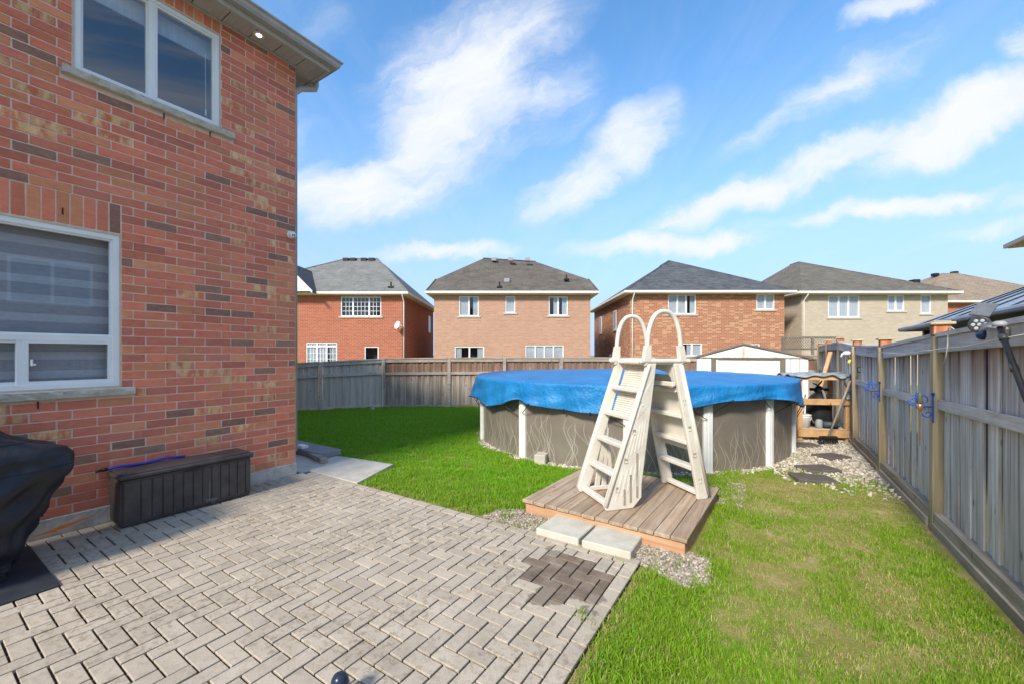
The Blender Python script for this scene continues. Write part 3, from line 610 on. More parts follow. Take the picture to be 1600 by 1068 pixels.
def build_bricks():
    H = [(LOWW[0]-.02, LOWW[1]+.005, 1.25, FZ+34*COURSE), (UPW[0]-.005, UPW[1]+.005, UPW[2]-.08, EAVE+.1)]
    sill = [(LOWW[0]-.1, -1.695, 1.25, 1.335), (-2.215, -.775, 4.28, 4.365)]
    L = .267; out = []
    nrow = int((EAVE+.03-FZ)/COURSE)+1
    for r in range(nrow):
        z0 = FZ+r*COURSE; z1 = min(z0+COURSE, EAVE+.03)
        if z1-z0 < .03: continue
        y = 0; first = True
        while y > -6.2:
            ln = (.1 if r % 2 else L) if first else L; first = False
            a, b = y-ln, y; y = a
            segs = [(a, b)]
            for (h0, h1, k0, k1) in H+sill:
                if k0 < (z0+z1)/2 < k1:
                    ns = []
                    for (s, e) in segs:
                        if e <= h0 or s >= h1: ns.append((s, e))
                        else:
                            if s < h0: ns.append((s, h0))
                            if e > h1: ns.append((h1, e))
                    segs = ns
            for (s, e) in segs:
                if e-s > .03: out.append((s, e, z0, z1))
    # soldier courses over both windows
    y = LOWW[1]+.005; k = 0
    while y > LOWW[0]: out.append((y-.0895, y, LOWW[3]+.012, FZ+34*COURSE)); y -= .0895; k += 1
    y = UPW[1]+.005
    while y > UPW[0]-.0: out.append((max(y-.0895, UPW[0]), y, UPW[3]+.012, EAVE+.03)); y -= .0895
    sc = []
    for (s, e, z0, z1) in out:
        p = proj(0, (s+e)/2, (z0+z1)/2); ok = p and -25 < p[0] < 1600 and -8 < p[1] < 760
        sc.append((e-s)*(z1-z0)/p[2]**2 if ok else 0)
    order = np.argsort(-np.array(sc)); top = set(order[:300].tolist())
    rr = random.Random(11); cache = {}; rest = [MB() for _ in BR]
    for k, (s, e, z0, z1) in enumerate(out):
        sold = (z1-z0) > .12; q = rr.random()
        cls = 2 if q < .095 else 3 if q < .215 else 1 if q < .36 else 4 if q < .50 else 0
        if sold: cls = 4 if rr.random() < .5 else 0
        if sold and abs(e-(LOWW[1]+.005)) < .001: cls = 2
        hy, hz = (e-s)/2-.0060, (z1-z0)/2-.0058
        cy, cz = (s+e)/2, (z0+z1)/2; dx = rr.gauss(0, .0012)
        var = rr.randrange(3); key = (round(hy, 3), round(hz, 3), cls, var)
        if key not in cache:
            m = MB().cbox(-.05, 0, -hy, hy, -hz, hz, .0032); v2 = random.Random(hash(key) % 9999)
            m.v = [(x+v2.gauss(0,.0007), y+v2.gauss(0,.0012), z+v2.gauss(0,.0010)) for x, y, z in m.v]; cache[key] = (m, None)
        m, me = cache[key]
        if k in top:
            if me is None: me = m.mesh('brick', BR[cls]); cache[key] = (m, me)
            o = link('brick', me, house, (dx, cy, cz)); o.rotation_euler = (rr.gauss(0,.004), rr.gauss(0,.004), rr.gauss(0,.004))
        else:
            R_ = rest[0]; b = len(R_.v); R_.v += [(x+dx, y+cy, z+cz) for x, y, z in m.v]; R_.f += [tuple(b+i for i in f) for f in m.f]; R_.m += [cls]*len(m.f)
    o = part('brickwork', rest[0], BR, house); o['kind'] = 'stuff'
    print('bricks', len(out))
build_bricks()
def sill_mesh(y0, y1, z0, z1, name):
    mb = MB(); n = 40; r = random.Random(5)
    prof = [(-.10, z1), (.045, z1), (.055, z1-.008), (.056, (z0+z1)/2), (.052, z0+.006), (.044, z0), (-.10, z0)]
    b = len(mb.v)
    for i in range(n+1):
        y = y0+(y1-y0)*i/n; j = r.gauss(0, .0035)
        for k, (x, z) in enumerate(prof):
            jj = (j+r.gauss(0, .004)) if k in (2,3,4) else 0; mb.v.append((x+jj, y, z+(r.gauss(0,.0015) if k in (2,4) else 0)))
    p = len(prof)
    for i in range(n):
        for k in range(p):
            a = b+i*p+k; c = b+i*p+(k+1) % p; mb.f.append((a, c, c+p, a+p)); mb.m.append(0)
    mb.f.append(tuple(b+k for k in range(p))[::-1]); mb.f.append(tuple(b+n*p+k for k in range(p))); mb.m += [0,0]
    return mb
def frame_ring(mb, a0, a1, z0, z1, w, fn, d0, d1):
    for (p0, p1, q0, q1) in ((a0,a1,z0,z0+w), (a0,a1,z1-w,z1), (a0,a0+w,z0+w,z1-w), (a1-w,a1,z0+w,z1-w)):
        P = [fn(p0,q0,d0), fn(p1,q0,d0), fn(p1,q1,d0), fn(p0,q1,d0), fn(p0,q0,d1), fn(p1,q0,d1), fn(p1,q1,d1), fn(p0,q1,d1)]
        b = len(mb.v); mb.v += P
        for q in ((0,1,2,3),(7,6,5,4),(0,4,5,1),(1,5,6,2),(2,6,7,3),(3,7,4,0)): mb.f.append(tuple(b+i for i in q)); mb.m.append(0)
def hfn(a, z, d): return (-d, a, z)
# lower window: one wide light above two small sliders
y0, y1, z0, z1 = LOWW
win = part('window', (lambda m: (frame_ring(m, y0, y1, z0, z1, .055, hfn, .012, .10), m)[1])(MB()), VINYL, house); win['label'] = 'wide lower white vinyl window with striped blind'
mb = MB(); frame_ring(mb, y0+.045, y1-.045, 1.83, z1-.045, .028, hfn, .026, .075); frame_ring(mb, y0+.05, -2.40, z0+.05, 1.80, .036, hfn, .034, .08); frame_ring(mb, -2.44, y1-.05, z0+.05, 1.80, .036, hfn, .022, .07)
part('sash', mb, VINYL, win)
mb = MB().cbox(-.098, -.020, y0+.04, y1-.04, 1.785, 1.845, .004).cbox(-.09, -.026, -2.475, -2.405, z0+.04, 1.79, .004); part('mullion', mb, VINYL, win)
mb = MB(); mb.face([(-.050, y0+.06, 1.85), (-.050, y1-.06, 1.85), (-.050, y1-.06, z1-.06), (-.050, y0+.06, z1-.06)]); part('pane', mb, GLASS, win)
mb = MB(); mb.face([(-.058, y0+.07, z0+.08), (-.058, -2.46, z0+.08), (-.058, -2.46, 1.77), (-.058, y0+.07, 1.77)]); part('pane', mb, GLASS, win)
mb = MB(); mb.face([(-.046, -2.41, z0+.08), (-.046, y1-.08, z0+.08), (-.046, y1-.08, 1.77), (-.046, -2.41, 1.77)]); part('pane', mb, GLASS, win)
part('latch', MB().cbox(-.024, -.008, -2.392, -2.378, 1.56, 1.62, .003).cbox(-.018, -.002, -2.39, -2.36, 1.565, 1.58, .003), VINYL, win)
BLA = mat('blind_sheer', [(.28,.29,.32),(.36,.37,.40)], 60, .9, (.3,.3,1), bmp=.2); BLB = mat('blind_solid', [(.42,.43,.46),(.52,.53,.56)], 60, .9, (.3,.3,1), bmp=.2)
z = z1-.03; k = 0; bl = None
while z > z0+.03:
    hgt = (.10, .075)[k % 2]; zb = max(z-hgt, z0+.02)
    m_ = MB(); m_.box(-.152, -.149, y0+.02, y1-.02, zb+.001, z); o = part('blind_slat', m_, BLA if k % 2 == 0 else BLB, win); z = zb; k += 1
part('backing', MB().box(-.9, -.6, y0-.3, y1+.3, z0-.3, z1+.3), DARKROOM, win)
mb = MB(); frame_ring(mb, y0-.006, y1+.006, z0, z1+.006, .014, hfn, .004, .05); part('caulking', mb, CAULK, win)
part('sill', sill_mesh(LOWW[0]-.1, -1.70, 1.255, 1.333, 'sill'), STONE, house)
# upper window: slider with a dark left light
y0, y1, z0, z1 = UPW
win = part('window', (lambda m: (frame_ring(m, y0, y1, z0, z1, .05, hfn, .012, .10), m)[1])(MB()), VINYL, house); win['label'] = 'upper white sliding window under the eaves'
part('mullion', MB().cbox(-.09, -.018, -1.575, -1.515, z0+.04, z1-.04, .004), VINYL, win)
mb = MB(); frame_ring(mb, -1.53, y1-.04, z0+.04, z1-.04, .032, hfn, .024, .07); frame_ring(mb, y0+.045, -1.56, z0+.045, z1-.045, .028, hfn, .045, .09); part('sash', mb, VINYL, win)
for a, b, x in ((-1.5, y1-.06, -.047), (y0+.06, -1.58, -.068)):
    mb = MB(); mb.face([(x, a, z0+.06), (x, b, z0+.06), (x, b, z1-.06), (x, a, z1-.06)]); part('pane', mb, GLASS, win)
part('roller_blind', MB().cbox(-.19, -.17, y0+.03, y1-.03, z1-.26, z1-.05, .003), CURTAIN, win)
part('pull_cord', MB().tube([(-.13, -1.02, z1-.24), (-.13, -1.015, z0+.18)], .003, 5).tube([(-.13,-1.015,z0+.22),(-.13,-1.015,z0+.15)], .009, 6), VINYL, win)
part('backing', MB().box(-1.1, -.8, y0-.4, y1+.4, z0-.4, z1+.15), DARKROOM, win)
mb = MB(); frame_ring(mb, y0-.006, y1+.006, z0, z1+.006, .014, hfn, .004, .05); part('caulking', mb, CAULK, win)
part('sill', sill_mesh(-2.21, -.78, 4.287, 4.363, 'sill'), STONE, house)
# eaves: soffit panels, fascia, gutter, elbow, roof
OV = .30; OVY = .31
y = OVY-.02; k = 0
while y > -5.5:
    m = MB().cbox(-.005, OV-.03, y-.295, y-.004, EAVE, EAVE+.012, .003)
    for q in range(4): m.box(.02, OV-.04, y-.27+q*.072, y-.262+q*.072, EAVE-.0025, EAVE+.001)
    part('soffit_panel', m, SOFFIT, house); y -= .30; k += 1
part('soffit_trim', MB().cbox(-10, -.006, .0, OVY-.03, EAVE-.001, EAVE+.012, .002).cbox(OV-.035, OV+.012, -14.4, OVY+.01, EAVE-.012, EAVE+.16, .004).cbox(-10, OV-.036, OVY-.03, OVY+.012, EAVE-.012, EAVE+.16, .004).cbox(-.004,.020,-6,-.0,EAVE-.026,EAVE-.001,.003), SOFFIT, house)
gp = [(0,0),(.075,0),(.095,.03),(.10,.07),(.125,.085),(.125,.10),(.118,.10),(.118,.088),(.09,.078),(.085,.035),(.07,.008),(.006,.008),(.006,.10),(0,.10)]
mb = MB().prism(gp, lambda a, b, t: (OV+.013+a, t+(a if t > 0 else 0), EAVE+.05+b), -14.4, OVY+.013)
mb.prism(gp, lambda a, b, t: (t+(a if t > 0 else 0), OVY+.013+a, EAVE+.05+b), -10, OV+.013)
part('gutter', mb, GUTTER, house)
part('downspout', MB().tube([(-.12,OVY+.06,EAVE+.05),(-.12,OVY+.06,EAVE-.02),(-.12,OVY+.045,EAVE-.075),(-.12,OVY-.02,EAVE-.11),(-.12,.12,EAVE-.20),(-.12,.055,EAVE-.26),(-.12,.045,EAVE-.34),(-.12,.045,.3)], .042, 10), GUTTER, house, smooth=True)
rm = shingle('own_roof_shingle', (.11,.10,.095), (.17,.155,.145))
mb = MB(); a = OV+.05; b = OVY+.05; z = EAVE+.155
mb.face([(a,-14.4,z),(a,b,z),(-4.8,-4.6,z+3.0),(-4.8,-9.6,z+3.0)]); mb.face([(a,b,z),(-10.4,b,z),(-4.8,-4.6,z+3.0)]); mb.face([(-10.4,b,z),(-10.4,-14.4,z),(-4.8,-9.6,z+3.0),(-4.8,-4.6,z+3.0)]); mb.face([(-10.4,-14.4,z),(a,-14.4,z),(-4.8,-9.6,z+3.0)])
part('roof', mb, rm, house, uv=True)
mb = MB(); mb.face([(-10,-14,EAVE+.03),(0,-14,EAVE+.03),(0,0,EAVE+.03),(-10,0,EAVE+.03)]); part('ceiling', mb, DARKROOM, house)
# recessed lamp, lit, in the soffit
lm, nt, b = newmat('lamp_lens'); b.inputs['Emission Color'].default_value = (1,.88,.70,1); b.inputs['Emission Strength'].default_value = 2.2; b.inputs['Base Color'].default_value = (.9,.9,.85,1)
pl = part('recessed_light', MB().lathe([(.030,.012),(.030,-.004),(.060,-.006),(.066,-.002),(.066,.012)], (.17,-.56,EAVE-.004), 24), mat('lamp_trim', [(.55,.53,.50),(.62,.60,.57)], 4, .4), house, smooth=True)
part('lens', MB().lathe([(.001,.0),(.029,.0),(.029,.006)], (.17,-.56,EAVE-.010), 20), lm, pl)
for (yy, zz) in ((-1.45, 4.26), (-1.02, 4.26), (-2.35,1.21), (-2.2,3.0)): part('weep_hole', MB().box(-.004, .0035, yy-.005, yy+.005, zz-.035, zz+.03), DARKROOM, house)
# security camera
sc = thing('security_camera', 'small white security camera on the corner of the brick wall', 'camera', (.0,-.075,3.30))
part('base', MB().lathe([(.050,0),(.050,.018),(.044,.024)], (0,0,0), 20).xf(Matrix.Translation((0,-.075,3.30)) @ Matrix.Rotation(R(90), 4, 'Y')), VINYL, sc, smooth=True)
part('ball', MB().lathe([(.012,.0),(.036,.012),(.044,.035),(.042,.058),(.028,.075),(.010,.080)], (0,0,0), 20).xf(Matrix.Translation((.015,-.075,3.30)) @ Matrix.Rotation(R(100), 4, 'Y')), VINYL, sc, smooth=True)
BLACKP = mat('black_plastic', [(.012,.012,.014),(.022,.022,.025)], 6, .45, bmp=.08)
for q, yy in enumerate((-.090,-.066)): part('lens', MB().lathe([(.010,0),(.010,.006),(.004,.008)], (0,0,0), 12).xf(Matrix.Translation((.088,yy,3.284)) @ Matrix.Rotation(R(105), 4, 'Y')), BLACKP, sc)
# ------------------------------------------------------------------ storage box, hose, barbecue
RESIN = mat('brown_resin', [(.045,.037,.036),(.072,.060,.057),(.098,.082,.076)], 5, .55, bmp=.35, bscale=70, bdist=.002, spec=.4)
bx = thing('storage_box', 'dark brown resin storage box with panelled front against the brick wall', 'box', (.2,-1.31,0))
bd = MB().cbox(.035,.372,-1.885,-.745,.012,.46,.012); part('body', bd, RESIN, bx)
y = -1.872
widths = [.13,.085,.085,.085,.085,.085,.085,.085,.085,.085,.085,.085,.085]; k = 0
while y < -.80:
    w_ = min(widths[k % 13], -.758-y); part('panel', MB().cbox(.365, .381+.002*(k % 2), y+.004, y+w_-.004, .045, .43, .004), RESIN, bx); y += w_; k += 1
for xx in (.06,.14,.22,.30): part('panel', MB().cbox(xx, xx+.07, -1.893, -1.880, .045, .43, .004), RESIN, bx)
ld = part('lid', MB().cbox(.018, .400, -1.905, -.725, .46, .505, .014).cbox(.04,.375,-1.88,-.75,.503,.517,.006), RESIN, bx)
part('handle', MB().cbox(.392,.408,-1.40,-1.26,.452,.466,.004), BLACKP, ld)
part('lid_stain', MB().prism([(.11,-.99),(.15,-1.06),(.25,-1.07),(.31,-1.0),(.32,-.88),(.24,-.80),(.15,-.82),(.10,-.9)], lambda a, b, t: (a, b, t), .5168, .5185), mat('rusty_stain', [(.05,.035,.028),(.09,.065,.05)], 12, .6), ld)
part('hasp', MB().cbox(.383,.394,-1.205,-1.10,.05,.085,.003).cbox(.383,.392,-1.175,-1.165,.08,.30,.002).tube([(.392,-1.15,.055),(.398,-1.15,.03),(.398,-1.13,.03),(.392,-1.13,.055)], .005, 6), mat('galvanised_metal', [(.14,.145,.16),(.22,.225,.24)], 20, .4, metal=.8), bx)
hs = thing('garden_hose', 'short bright blue hose lying on the storage box lid', 'hose', (.06,-1.6,.517))
pts = [(.045+.012*math.sin(i*.5), -1.90+.052*i, .532+.006*math.sin(i*.9)) for i in range(13)]
part('tube', MB().tube(pts, .013, 8), mat('blue_hose', [(.012,.03,.34),(.02,.05,.45)], 8, .4, bmp=.05, spec=.5), hs, smooth=True)
part('fitting', MB().tube([(.045,-1.905,.532),(.045,-1.945,.530)], .017, 10).tube([(.045,-1.945,.530),(.047,-1.99,.524)], .012, 8), BLACKP, hs, smooth=True)
NAVY = mat('black_cover_cloth', [(.006,.008,.014),(.014,.017,.026)], 5, .50, bmp=.5, bscale=9, bdist=.02, spec=.45)
bq = thing('barbecue', 'barbecue under a black fabric cover at the left edge of the patio', 'barbecue', (.62,-3.0,.014))
def bbq():
    rings = [(.09,.30,.94,-3.62,-2.56),(.30,.28,.98,-3.64,-2.50),(.50,.27,1.0,-3.68,-2.42),(.66,.26,1.0,-3.72,-2.33),(.78,.25,1.0,-3.76,-2.27),(.87,.25,.98,-3.78,-2.25),(.92,.27,.95,-3.76,-2.30),(.96,.29,.92,-3.7,-2.42),(1.03,.30,.90,-3.55,-2.58),(1.12,.32,.86,-3.45,-2.68),(1.18,.38,.78,-3.38,-2.76),(1.20,.50,.66,-3.3,-2.9)]
    zs = np.linspace(0, len(rings)-1, 60); n = 96; mb = MB(); r = random.Random(2)
    for zi in zs:
        i = min(int(zi), len(rings)-2); t = zi-i; A = [rings[i][k]*(1-t)+rings[i+1][k]*t for k in range(5)]
        z, x0, x1, ya, yb = A; cx, cy, hx, hy = (x0+x1)/2, (ya+yb)/2, (x1-x0)/2, (yb-ya)/2
        for k in range(n):
            a = 2*math.pi*k/n; c, s = math.cos(a), math.sin(a); e = 3.4
            q = (abs(c)**e+abs(s)**e)**(-1/e); px, py = cx+hx*c*q, cy+hy*s*q
            amp = .022*(1-min(1, max(0, (z-.85)/.35)))
            fold = amp*(math.sin(a*9+z*7)+.7*math.sin(a*17-z*13+1)+.8*math.sin(z*26+a*3.3+2*math.sin(a*5)))
            px += c*fold; py += s*fold
            mb.v.append((px, py, z+.012*math.sin(a*4+z*5)))
    for i in range(len(zs)-1):
        for k in range(n):
            a = i*n+k; b = i*n+(k+1) % n; mb.f.append((a, b, b+n, a+n)); mb.m.append(0)
    mb.f.append(tuple((len(zs)-1)*n+k for k in range(n))); mb.m.append(0); return mb
cvm = bbq(); cvo = part('cover', cvm, NAVY, bq, smooth=True)
for rowi in (1, 22, 40):
    part('seam', MB().tube([Vector(cvm.v[rowi*96+(k % 96)]) for k in range(97)], .0045, 5), NAVY, cvo, smooth=True)
part('strap', MB().cbox(.40,.404,-2.40,-2.375,.30,.72,.001), BLACKP, bq)
for xx in (.36,.88):
    for yy in (-3.5,-2.66): part('wheel', MB().tube([(xx-.02,yy,.05),(xx+.02,yy,.05)], .035, 14), BLACKP, bq)
# ------------------------------------------------------------------ fences
def slat_mesh(w, t, mat_): return MB().cbox(-t/2, t/2, -w/2, w/2, 0, 1, .003).mesh('board', mat_)
def fence_run(root, P, posts, tops, bm, rm, w=.135, post_m=None, side=1, timbers=0, base=None, caps=True, midz=.66, prew=.14, fascia=.14, gap=.004, poststyle='round'):
    """P(s, n, z): s along the fence, n towards the viewer; posts = list of s; tops = top-rail heights at posts"""
    meshes = {}
    for i, s in enumerate(posts):
        x, y, _ = P(s, 0, 0); g0 = zg(x, y)
        t = tops[i]
        m = MB(); h = prew/2
        m.cbox(-h, h, -h, h, g0-.25, t+.02, .022 if poststyle == 'round' else .006)
        o = link('post', m.mesh('post', post_m), root); p = P(s, .02, 0); o.location = (p[0], p[1], 0); o.rotation_euler[2] = P.ang; o.rotation_euler[0] = random.gauss(0, .006); o.rotation_euler[1] = random.gauss(0, .006)
        if caps:
            c = link('post_top', MB().cbox(-h*.86, h*.86, -h*.86, h*.86, t+.02, t+.115, .003).mesh('post_top', CEDAR), root, (p[0], p[1], 0)); c.rotation_euler[2] = P.ang
            c = link('post_cap', MB().cbox(-h*1.25, h*1.25, -h*1.25, h*1.25, t+.115, t+.14, .006).cbox(-h*.9, h*.9, -h*.9, h*.9, t+.14, t+.152, .005).mesh('post_cap', CAPW), root, (p[0], p[1], 0)); c.rotation_euler[2] = P.ang
    for i in range(len(posts)-1):
        s0, s1 = posts[i]+prew/2, posts[i+1]-prew/2; t0, t1 = tops[i], tops[i+1]
        def TZ(s): return t0+(t1-t0)*(s-s0)/(s1-s0)
        def bar(name, n0, n1, za, zb, mt, c=.004):
            m = MB(); b = len(m.v)
            mm = MB().cbox(0, 1, n0, n1, 0, 1, c)
            for (u, n, v) in mm.v:
                uu = min(max(u, 0), 1); s = s0+(s1-s0)*uu; zz = za(s)+(zb(s)-za(s))*v
                m.v.append(P(s, n, zz))
            m.f = mm.f; m.m = mm.m; return part(name, m, mt, root)
        bar('cap_rail', -.05, .075, lambda s: TZ(s)-.004, lambda s: TZ(s)+.034, rm)
        bar('top_rail', .022, .056, lambda s: TZ(s)-.006-fascia, lambda s: TZ(s)-.006, rm)
        gz = lambda s: zg(*P(s, 0, 0)[:2])
        bar('middle_rail', .022, .058, lambda s: gz(s)+(TZ(s)-gz(s))*midz-.045, lambda s: gz(s)+(TZ(s)-gz(s))*midz+.045, rm)
        if timbers:
            bar('timber', .005, .105, lambda s: gz(s)-.06, lambda s: gz(s)+.085, TIMBER, .012); bar('timber', -.005, .085, lambda s: gz(s)+.088, lambda s: gz(s)+.185, TIMBER, .012)
        else: bar('kick_board', .02, .05, lambda s: gz(s)-.05, lambda s: gz(s)+.10, rm)
        n = max(1, round((s1-s0)/w)); ww = (s1-s0)/n
        for k in range(n):
            s = s0+(k+.5)*ww; wd_ = ww+(.012 if k % 2 else -gap*2); key = (round(wd_, 3))
            if key not in meshes: meshes[key] = slat_mesh(wd_, .017, bm)
            g0 = gz(s)-.03; top = TZ(s)-.01
            p = P(s, -.008 if k % 2 else .010, 0); o = link('board', meshes[key], root, (p[0], p[1], g0)); o.scale = (1, 1, top-g0); o.rotation_euler = (random.gauss(0,.002), random.gauss(0,.003), P.ang+random.gauss(0,.012))
class Run:
    def __init__(s, a, b):          # a, b lot points; n points towards the viewer's side
        s.a = Vector(a); d = Vector(b)-Vector(a); s.L = d.length; s.d = d.normalized(); nn = Vector((-s.d.y, s.d.x)); v = Vector(CAM[:2])-s.a
        s.n = nn if nn.dot(v) > 0 else -nn; s.ang = math.atan2(s.d.y, s.d.x)-math.pi/2
    def __call__(s, t, n, z): q = s.a+s.d*t+s.n*n; return (q.x, q.y, z)
rf = thing('wooden_fence', 'weathered grey wooden fence along the right with cedar post tops', 'fence', (0,0,0), group=None)
P = Run((6.97,-2.10), (6.97,14.0)); fence_run(rf, P, [0, 2.25, 4.51, 6.77, 8.99, 11.3, 13.55, 15.9], [1.90,1.88,1.83,1.755,1.80,1.92,1.92,1.90], FENCE, RAILW, .125, POSTW, timbers=1, midz=.655, prew=.14)
bl_ = thing('wooden_fence', 'grey wooden fence at the back left beside the house corner', 'fence', (0,0,0))
A = W((440-800)/632*12.7, 12.7); B = W((599-800)/632*14.0, 14.0)
dA = (Vector(B)-Vector(A)); A = Vector(A)-dA*1.35
P = Run(A, B); q0 = dA.length*1.35; fence_run(bl_, P, [0, q0*.5, q0, q0+dA.length*.36, P.L-.001], [1.25,1.29,1.33,1.40,1.49], FENCEG, FENCEG, .105, FENCEG, caps=False, midz=.72, prew=.12, fascia=.11, poststyle='sq')
bb = thing('wooden_fence', 'brown weathered wooden fence across the back of the yard', 'fence', (0,0,0))
A = W((600-800)/632*14.0, 14.0); B = W((1290-800)/632*14.3, 14.3); P = Run(A, B)
ps = [(599,14.0),(702,14.05),(788,14.08),(877,14.1),(965,14.15),(1055,14.2),(1150,14.22),(1230,14.26),(1290,14.3)]
sx = [ (Vector(W((px-800)/632*D, D))-P.a).length if i else 0 for i, (px, D) in enumerate(ps)]
fence_run(bb, P, sx, [1.50,1.52,1.53,1.53,1.53,1.53,1.56,1.60,1.62], FENCEB, RAILB, .10, RAILB, caps=False, midz=.70, prew=.11, fascia=.11, poststyle='sq')
# ------------------------------------------------------------------ swimming pool and its cover
def poolmat():
    m, nt, b = newmat('pool_wall_print'); uv = N(nt, 'ShaderNodeUVMap').outputs[0]; sp = N(nt, 'ShaderNodeSeparateXYZ'); LK(nt, uv, sp.inputs[0])
    u, v = sp.outputs[0], sp.outputs[1]; tot = None
    r = random.Random(4)
    for k in range(10):                                     # families of printed wavy grass lines
        per = r.uniform(.30, .75); amp = r.uniform(.03, .11); fr = r.uniform(5, 13); ph = r.uniform(0, 6); sl = r.uniform(-.25, .25); w = r.uniform(.0035, .0065); hmax = r.uniform(.60, .98)
        wv = math_(nt, 'MULTIPLY', math_(nt, 'SINE', math_(nt, 'ADD', math_(nt, 'MULTIPLY', v, fr), ph)), amp)
        cell = math_(nt, 'ADD', math_(nt, 'DIVIDE', math_(nt, 'ADD', math_(nt, 'ADD', u, wv), math_(nt, 'MULTIPLY', v, sl)), per), r.random())
        d = math_(nt, 'MULTIPLY', math_(nt, 'ABSOLUTE', math_(nt, 'SUBTRACT', math_(nt, 'FRACT', cell), .5)), per)
        wn = N(nt, 'ShaderNodeTexWhiteNoise'); wn.noise_dimensions = '1D'; LK(nt, math_(nt, 'ADD', math_(nt, 'FLOOR', cell), k*31.7), wn.inputs['W'])
        hm = math_(nt, 'MULTIPLY', maprange(nt, wn.outputs[0], 0, 1, .5, 1.0), hmax)
        ln = math_(nt, 'MULTIPLY', math_(nt, 'LESS_THAN', d, w), maprange(nt, math_(nt, 'SUBTRACT', hm, v), 0, .12))
        tot = ln if tot is None else math_(nt, 'MAXIMUM', tot, ln)
    n = noise(nt, uv, 2.2, 6, .65); c = ramp(nt, n, [(.3,(.22,.185,.15)),(.7,(.31,.268,.222))])
    c = mixc(nt, maprange(nt, noise(nt, uv, 120, 3, .7), .4, .7, 0, .25), c, (.14,.13,.115))
    c = mixc(nt, math_(nt, 'MULTIPLY', tot, .6), c, (.60,.55,.47))
    LK(nt, c, b.inputs['Base Color']); b.inputs['Roughness'].default_value = .42; b.inputs['Metallic'].default_value = .35; return m
pz = -.11; RIM = 1.215
pool = thing('swimming_pool', 'round above-ground pool with printed grey wall and white uprights', 'pool', (POOLC[0], POOLC[1], pz))
def pool_wall():
    n = 160; me = bpy.data.meshes.new('wall'); v = []; f = []; uvs = []
    for k in range(n):
        a = 2*math.pi*k/n
        for z in (0, .3, .6, .9, RIM-pz-.02): v.append((POOLR*math.cos(a), POOLR*math.sin(a), z))
    for k in range(n):
        for i in range(4):
            a = k*5+i; b = ((k+1) % n)*5+i; f.append((a, b, b+1, a+1)); u0, u1 = 2*math.pi*POOLR*k/n, 2*math.pi*POOLR*(k+1)/n
            zs = (0,.3,.6,.9,RIM-pz-.02); uvs += [(u0,zs[i]),(u1,zs[i]),(u1,zs[i+1]),(u0,zs[i+1])]
    me.from_pydata(v, [], f); ul = me.uv_layers.new(name='UVMap'); ul.data.foreach_set('uv', [c for q in uvs for c in q]); me.materials.append(poolmat()); me.polygons.foreach_set('use_smooth', [True]*len(f))
    return link('wall', me, pool)
pool_wall()
WHITEM = mat('pool_white_resin', [(.66,.66,.64),(.76,.76,.74)], 4, .5, bmp=.05, spec=.4)
mb = MB(); n = 120
for k in range(n):
    a0, a1 = 2*math.pi*k/n, 2*math.pi*(k+1)/n; q = [(POOLR-.06, RIM-pz-.03), (POOLR+.10, RIM-pz-.03), (POOLR+.10, RIM-pz), (POOLR-.06, RIM-pz)]
    for i in range(4):
        (r0, z0), (r1, z1) = q[i], q[(i+1) % 4]; mb.face([(r0*math.cos(a0), r0*math.sin(a0), z0), (r1*math.cos(a0), r1*math.sin(a0), z1), (r1*math.cos(a1), r1*math.sin(a1), z1), (r0*math.cos(a1), r0*math.sin(a1), z0)])
BASE[pool.name] = (0,0,0); part('top_rail', mb, WHITEM, pool)
upm = MB().prism([(0,-.072),(.03,-.072),(.055,-.05),(.055,-.022),(.062,-.014),(.062,.014),(.055,.022),(.055,.05),(.03,.072),(0,.072)], lambda a, b, t: (a, b, t), -.06, RIM-pz-.035).mesh('upright', WHITEM)
legs = [ (756,684), (817,712), (1102,736), (1210,727), (1235,705)]
angs = [-136.9, -104.0, -71, -49.8, -27.4, -2.5, 22, 49, 78, 107, 136, 165, 194]
for a in angs:
    o = link('upright', upm, pool, (POOLR*math.cos(R(a)), POOLR*math.sin(R(a)), 0)); o.rotation_euler[2] = R(a)
    c = link('upright_cap', MB().cbox(-.02,.11,-.10,.10,RIM-pz-.045,RIM-pz+.006,.012).mesh('upright_cap', WHITEM), pool, (POOLR*math.cos(R(a)), POOLR*math.sin(R(a)), 0)); c.rotation_euler[2] = R(a)
def tarp():
    m, nt, b = newmat('blue_tarpaulin'); pos = N(nt, 'ShaderNodeTexCoord').outputs['Object']
    n = noise(nt, pos, 1.6, 6, .6); c = ramp(nt, n, [(.3,(.008,.150,.39)),(.55,(.012,.195,.48)),(.75,(.03,.255,.56))])
    w = noise(nt, pos, 7, 6, .7, (1,1,.35)); c = mixc(nt, maprange(nt, w, .62, .80, 0, .45), c, (.12,.36,.70))
    LK(nt, c, b.inputs['Base Color']); b.inputs['Roughness'].default_value = .42; b.inputs['Specular IOR Level'].default_value = .35
    h = math_(nt, 'ADD', noise(nt, pos, 3.2, 6, .62, (1,1,.5), .8), math_(nt, 'MULTIPLY', noise(nt, pos, 16, 4, .6), .25)); bump(nt, b, h, .65, .09); return m
cov = thing('pool_cover', 'bright blue tarpaulin draped over the round pool', 'cover', (POOLC[0], POOLC[1], RIM), local=True)
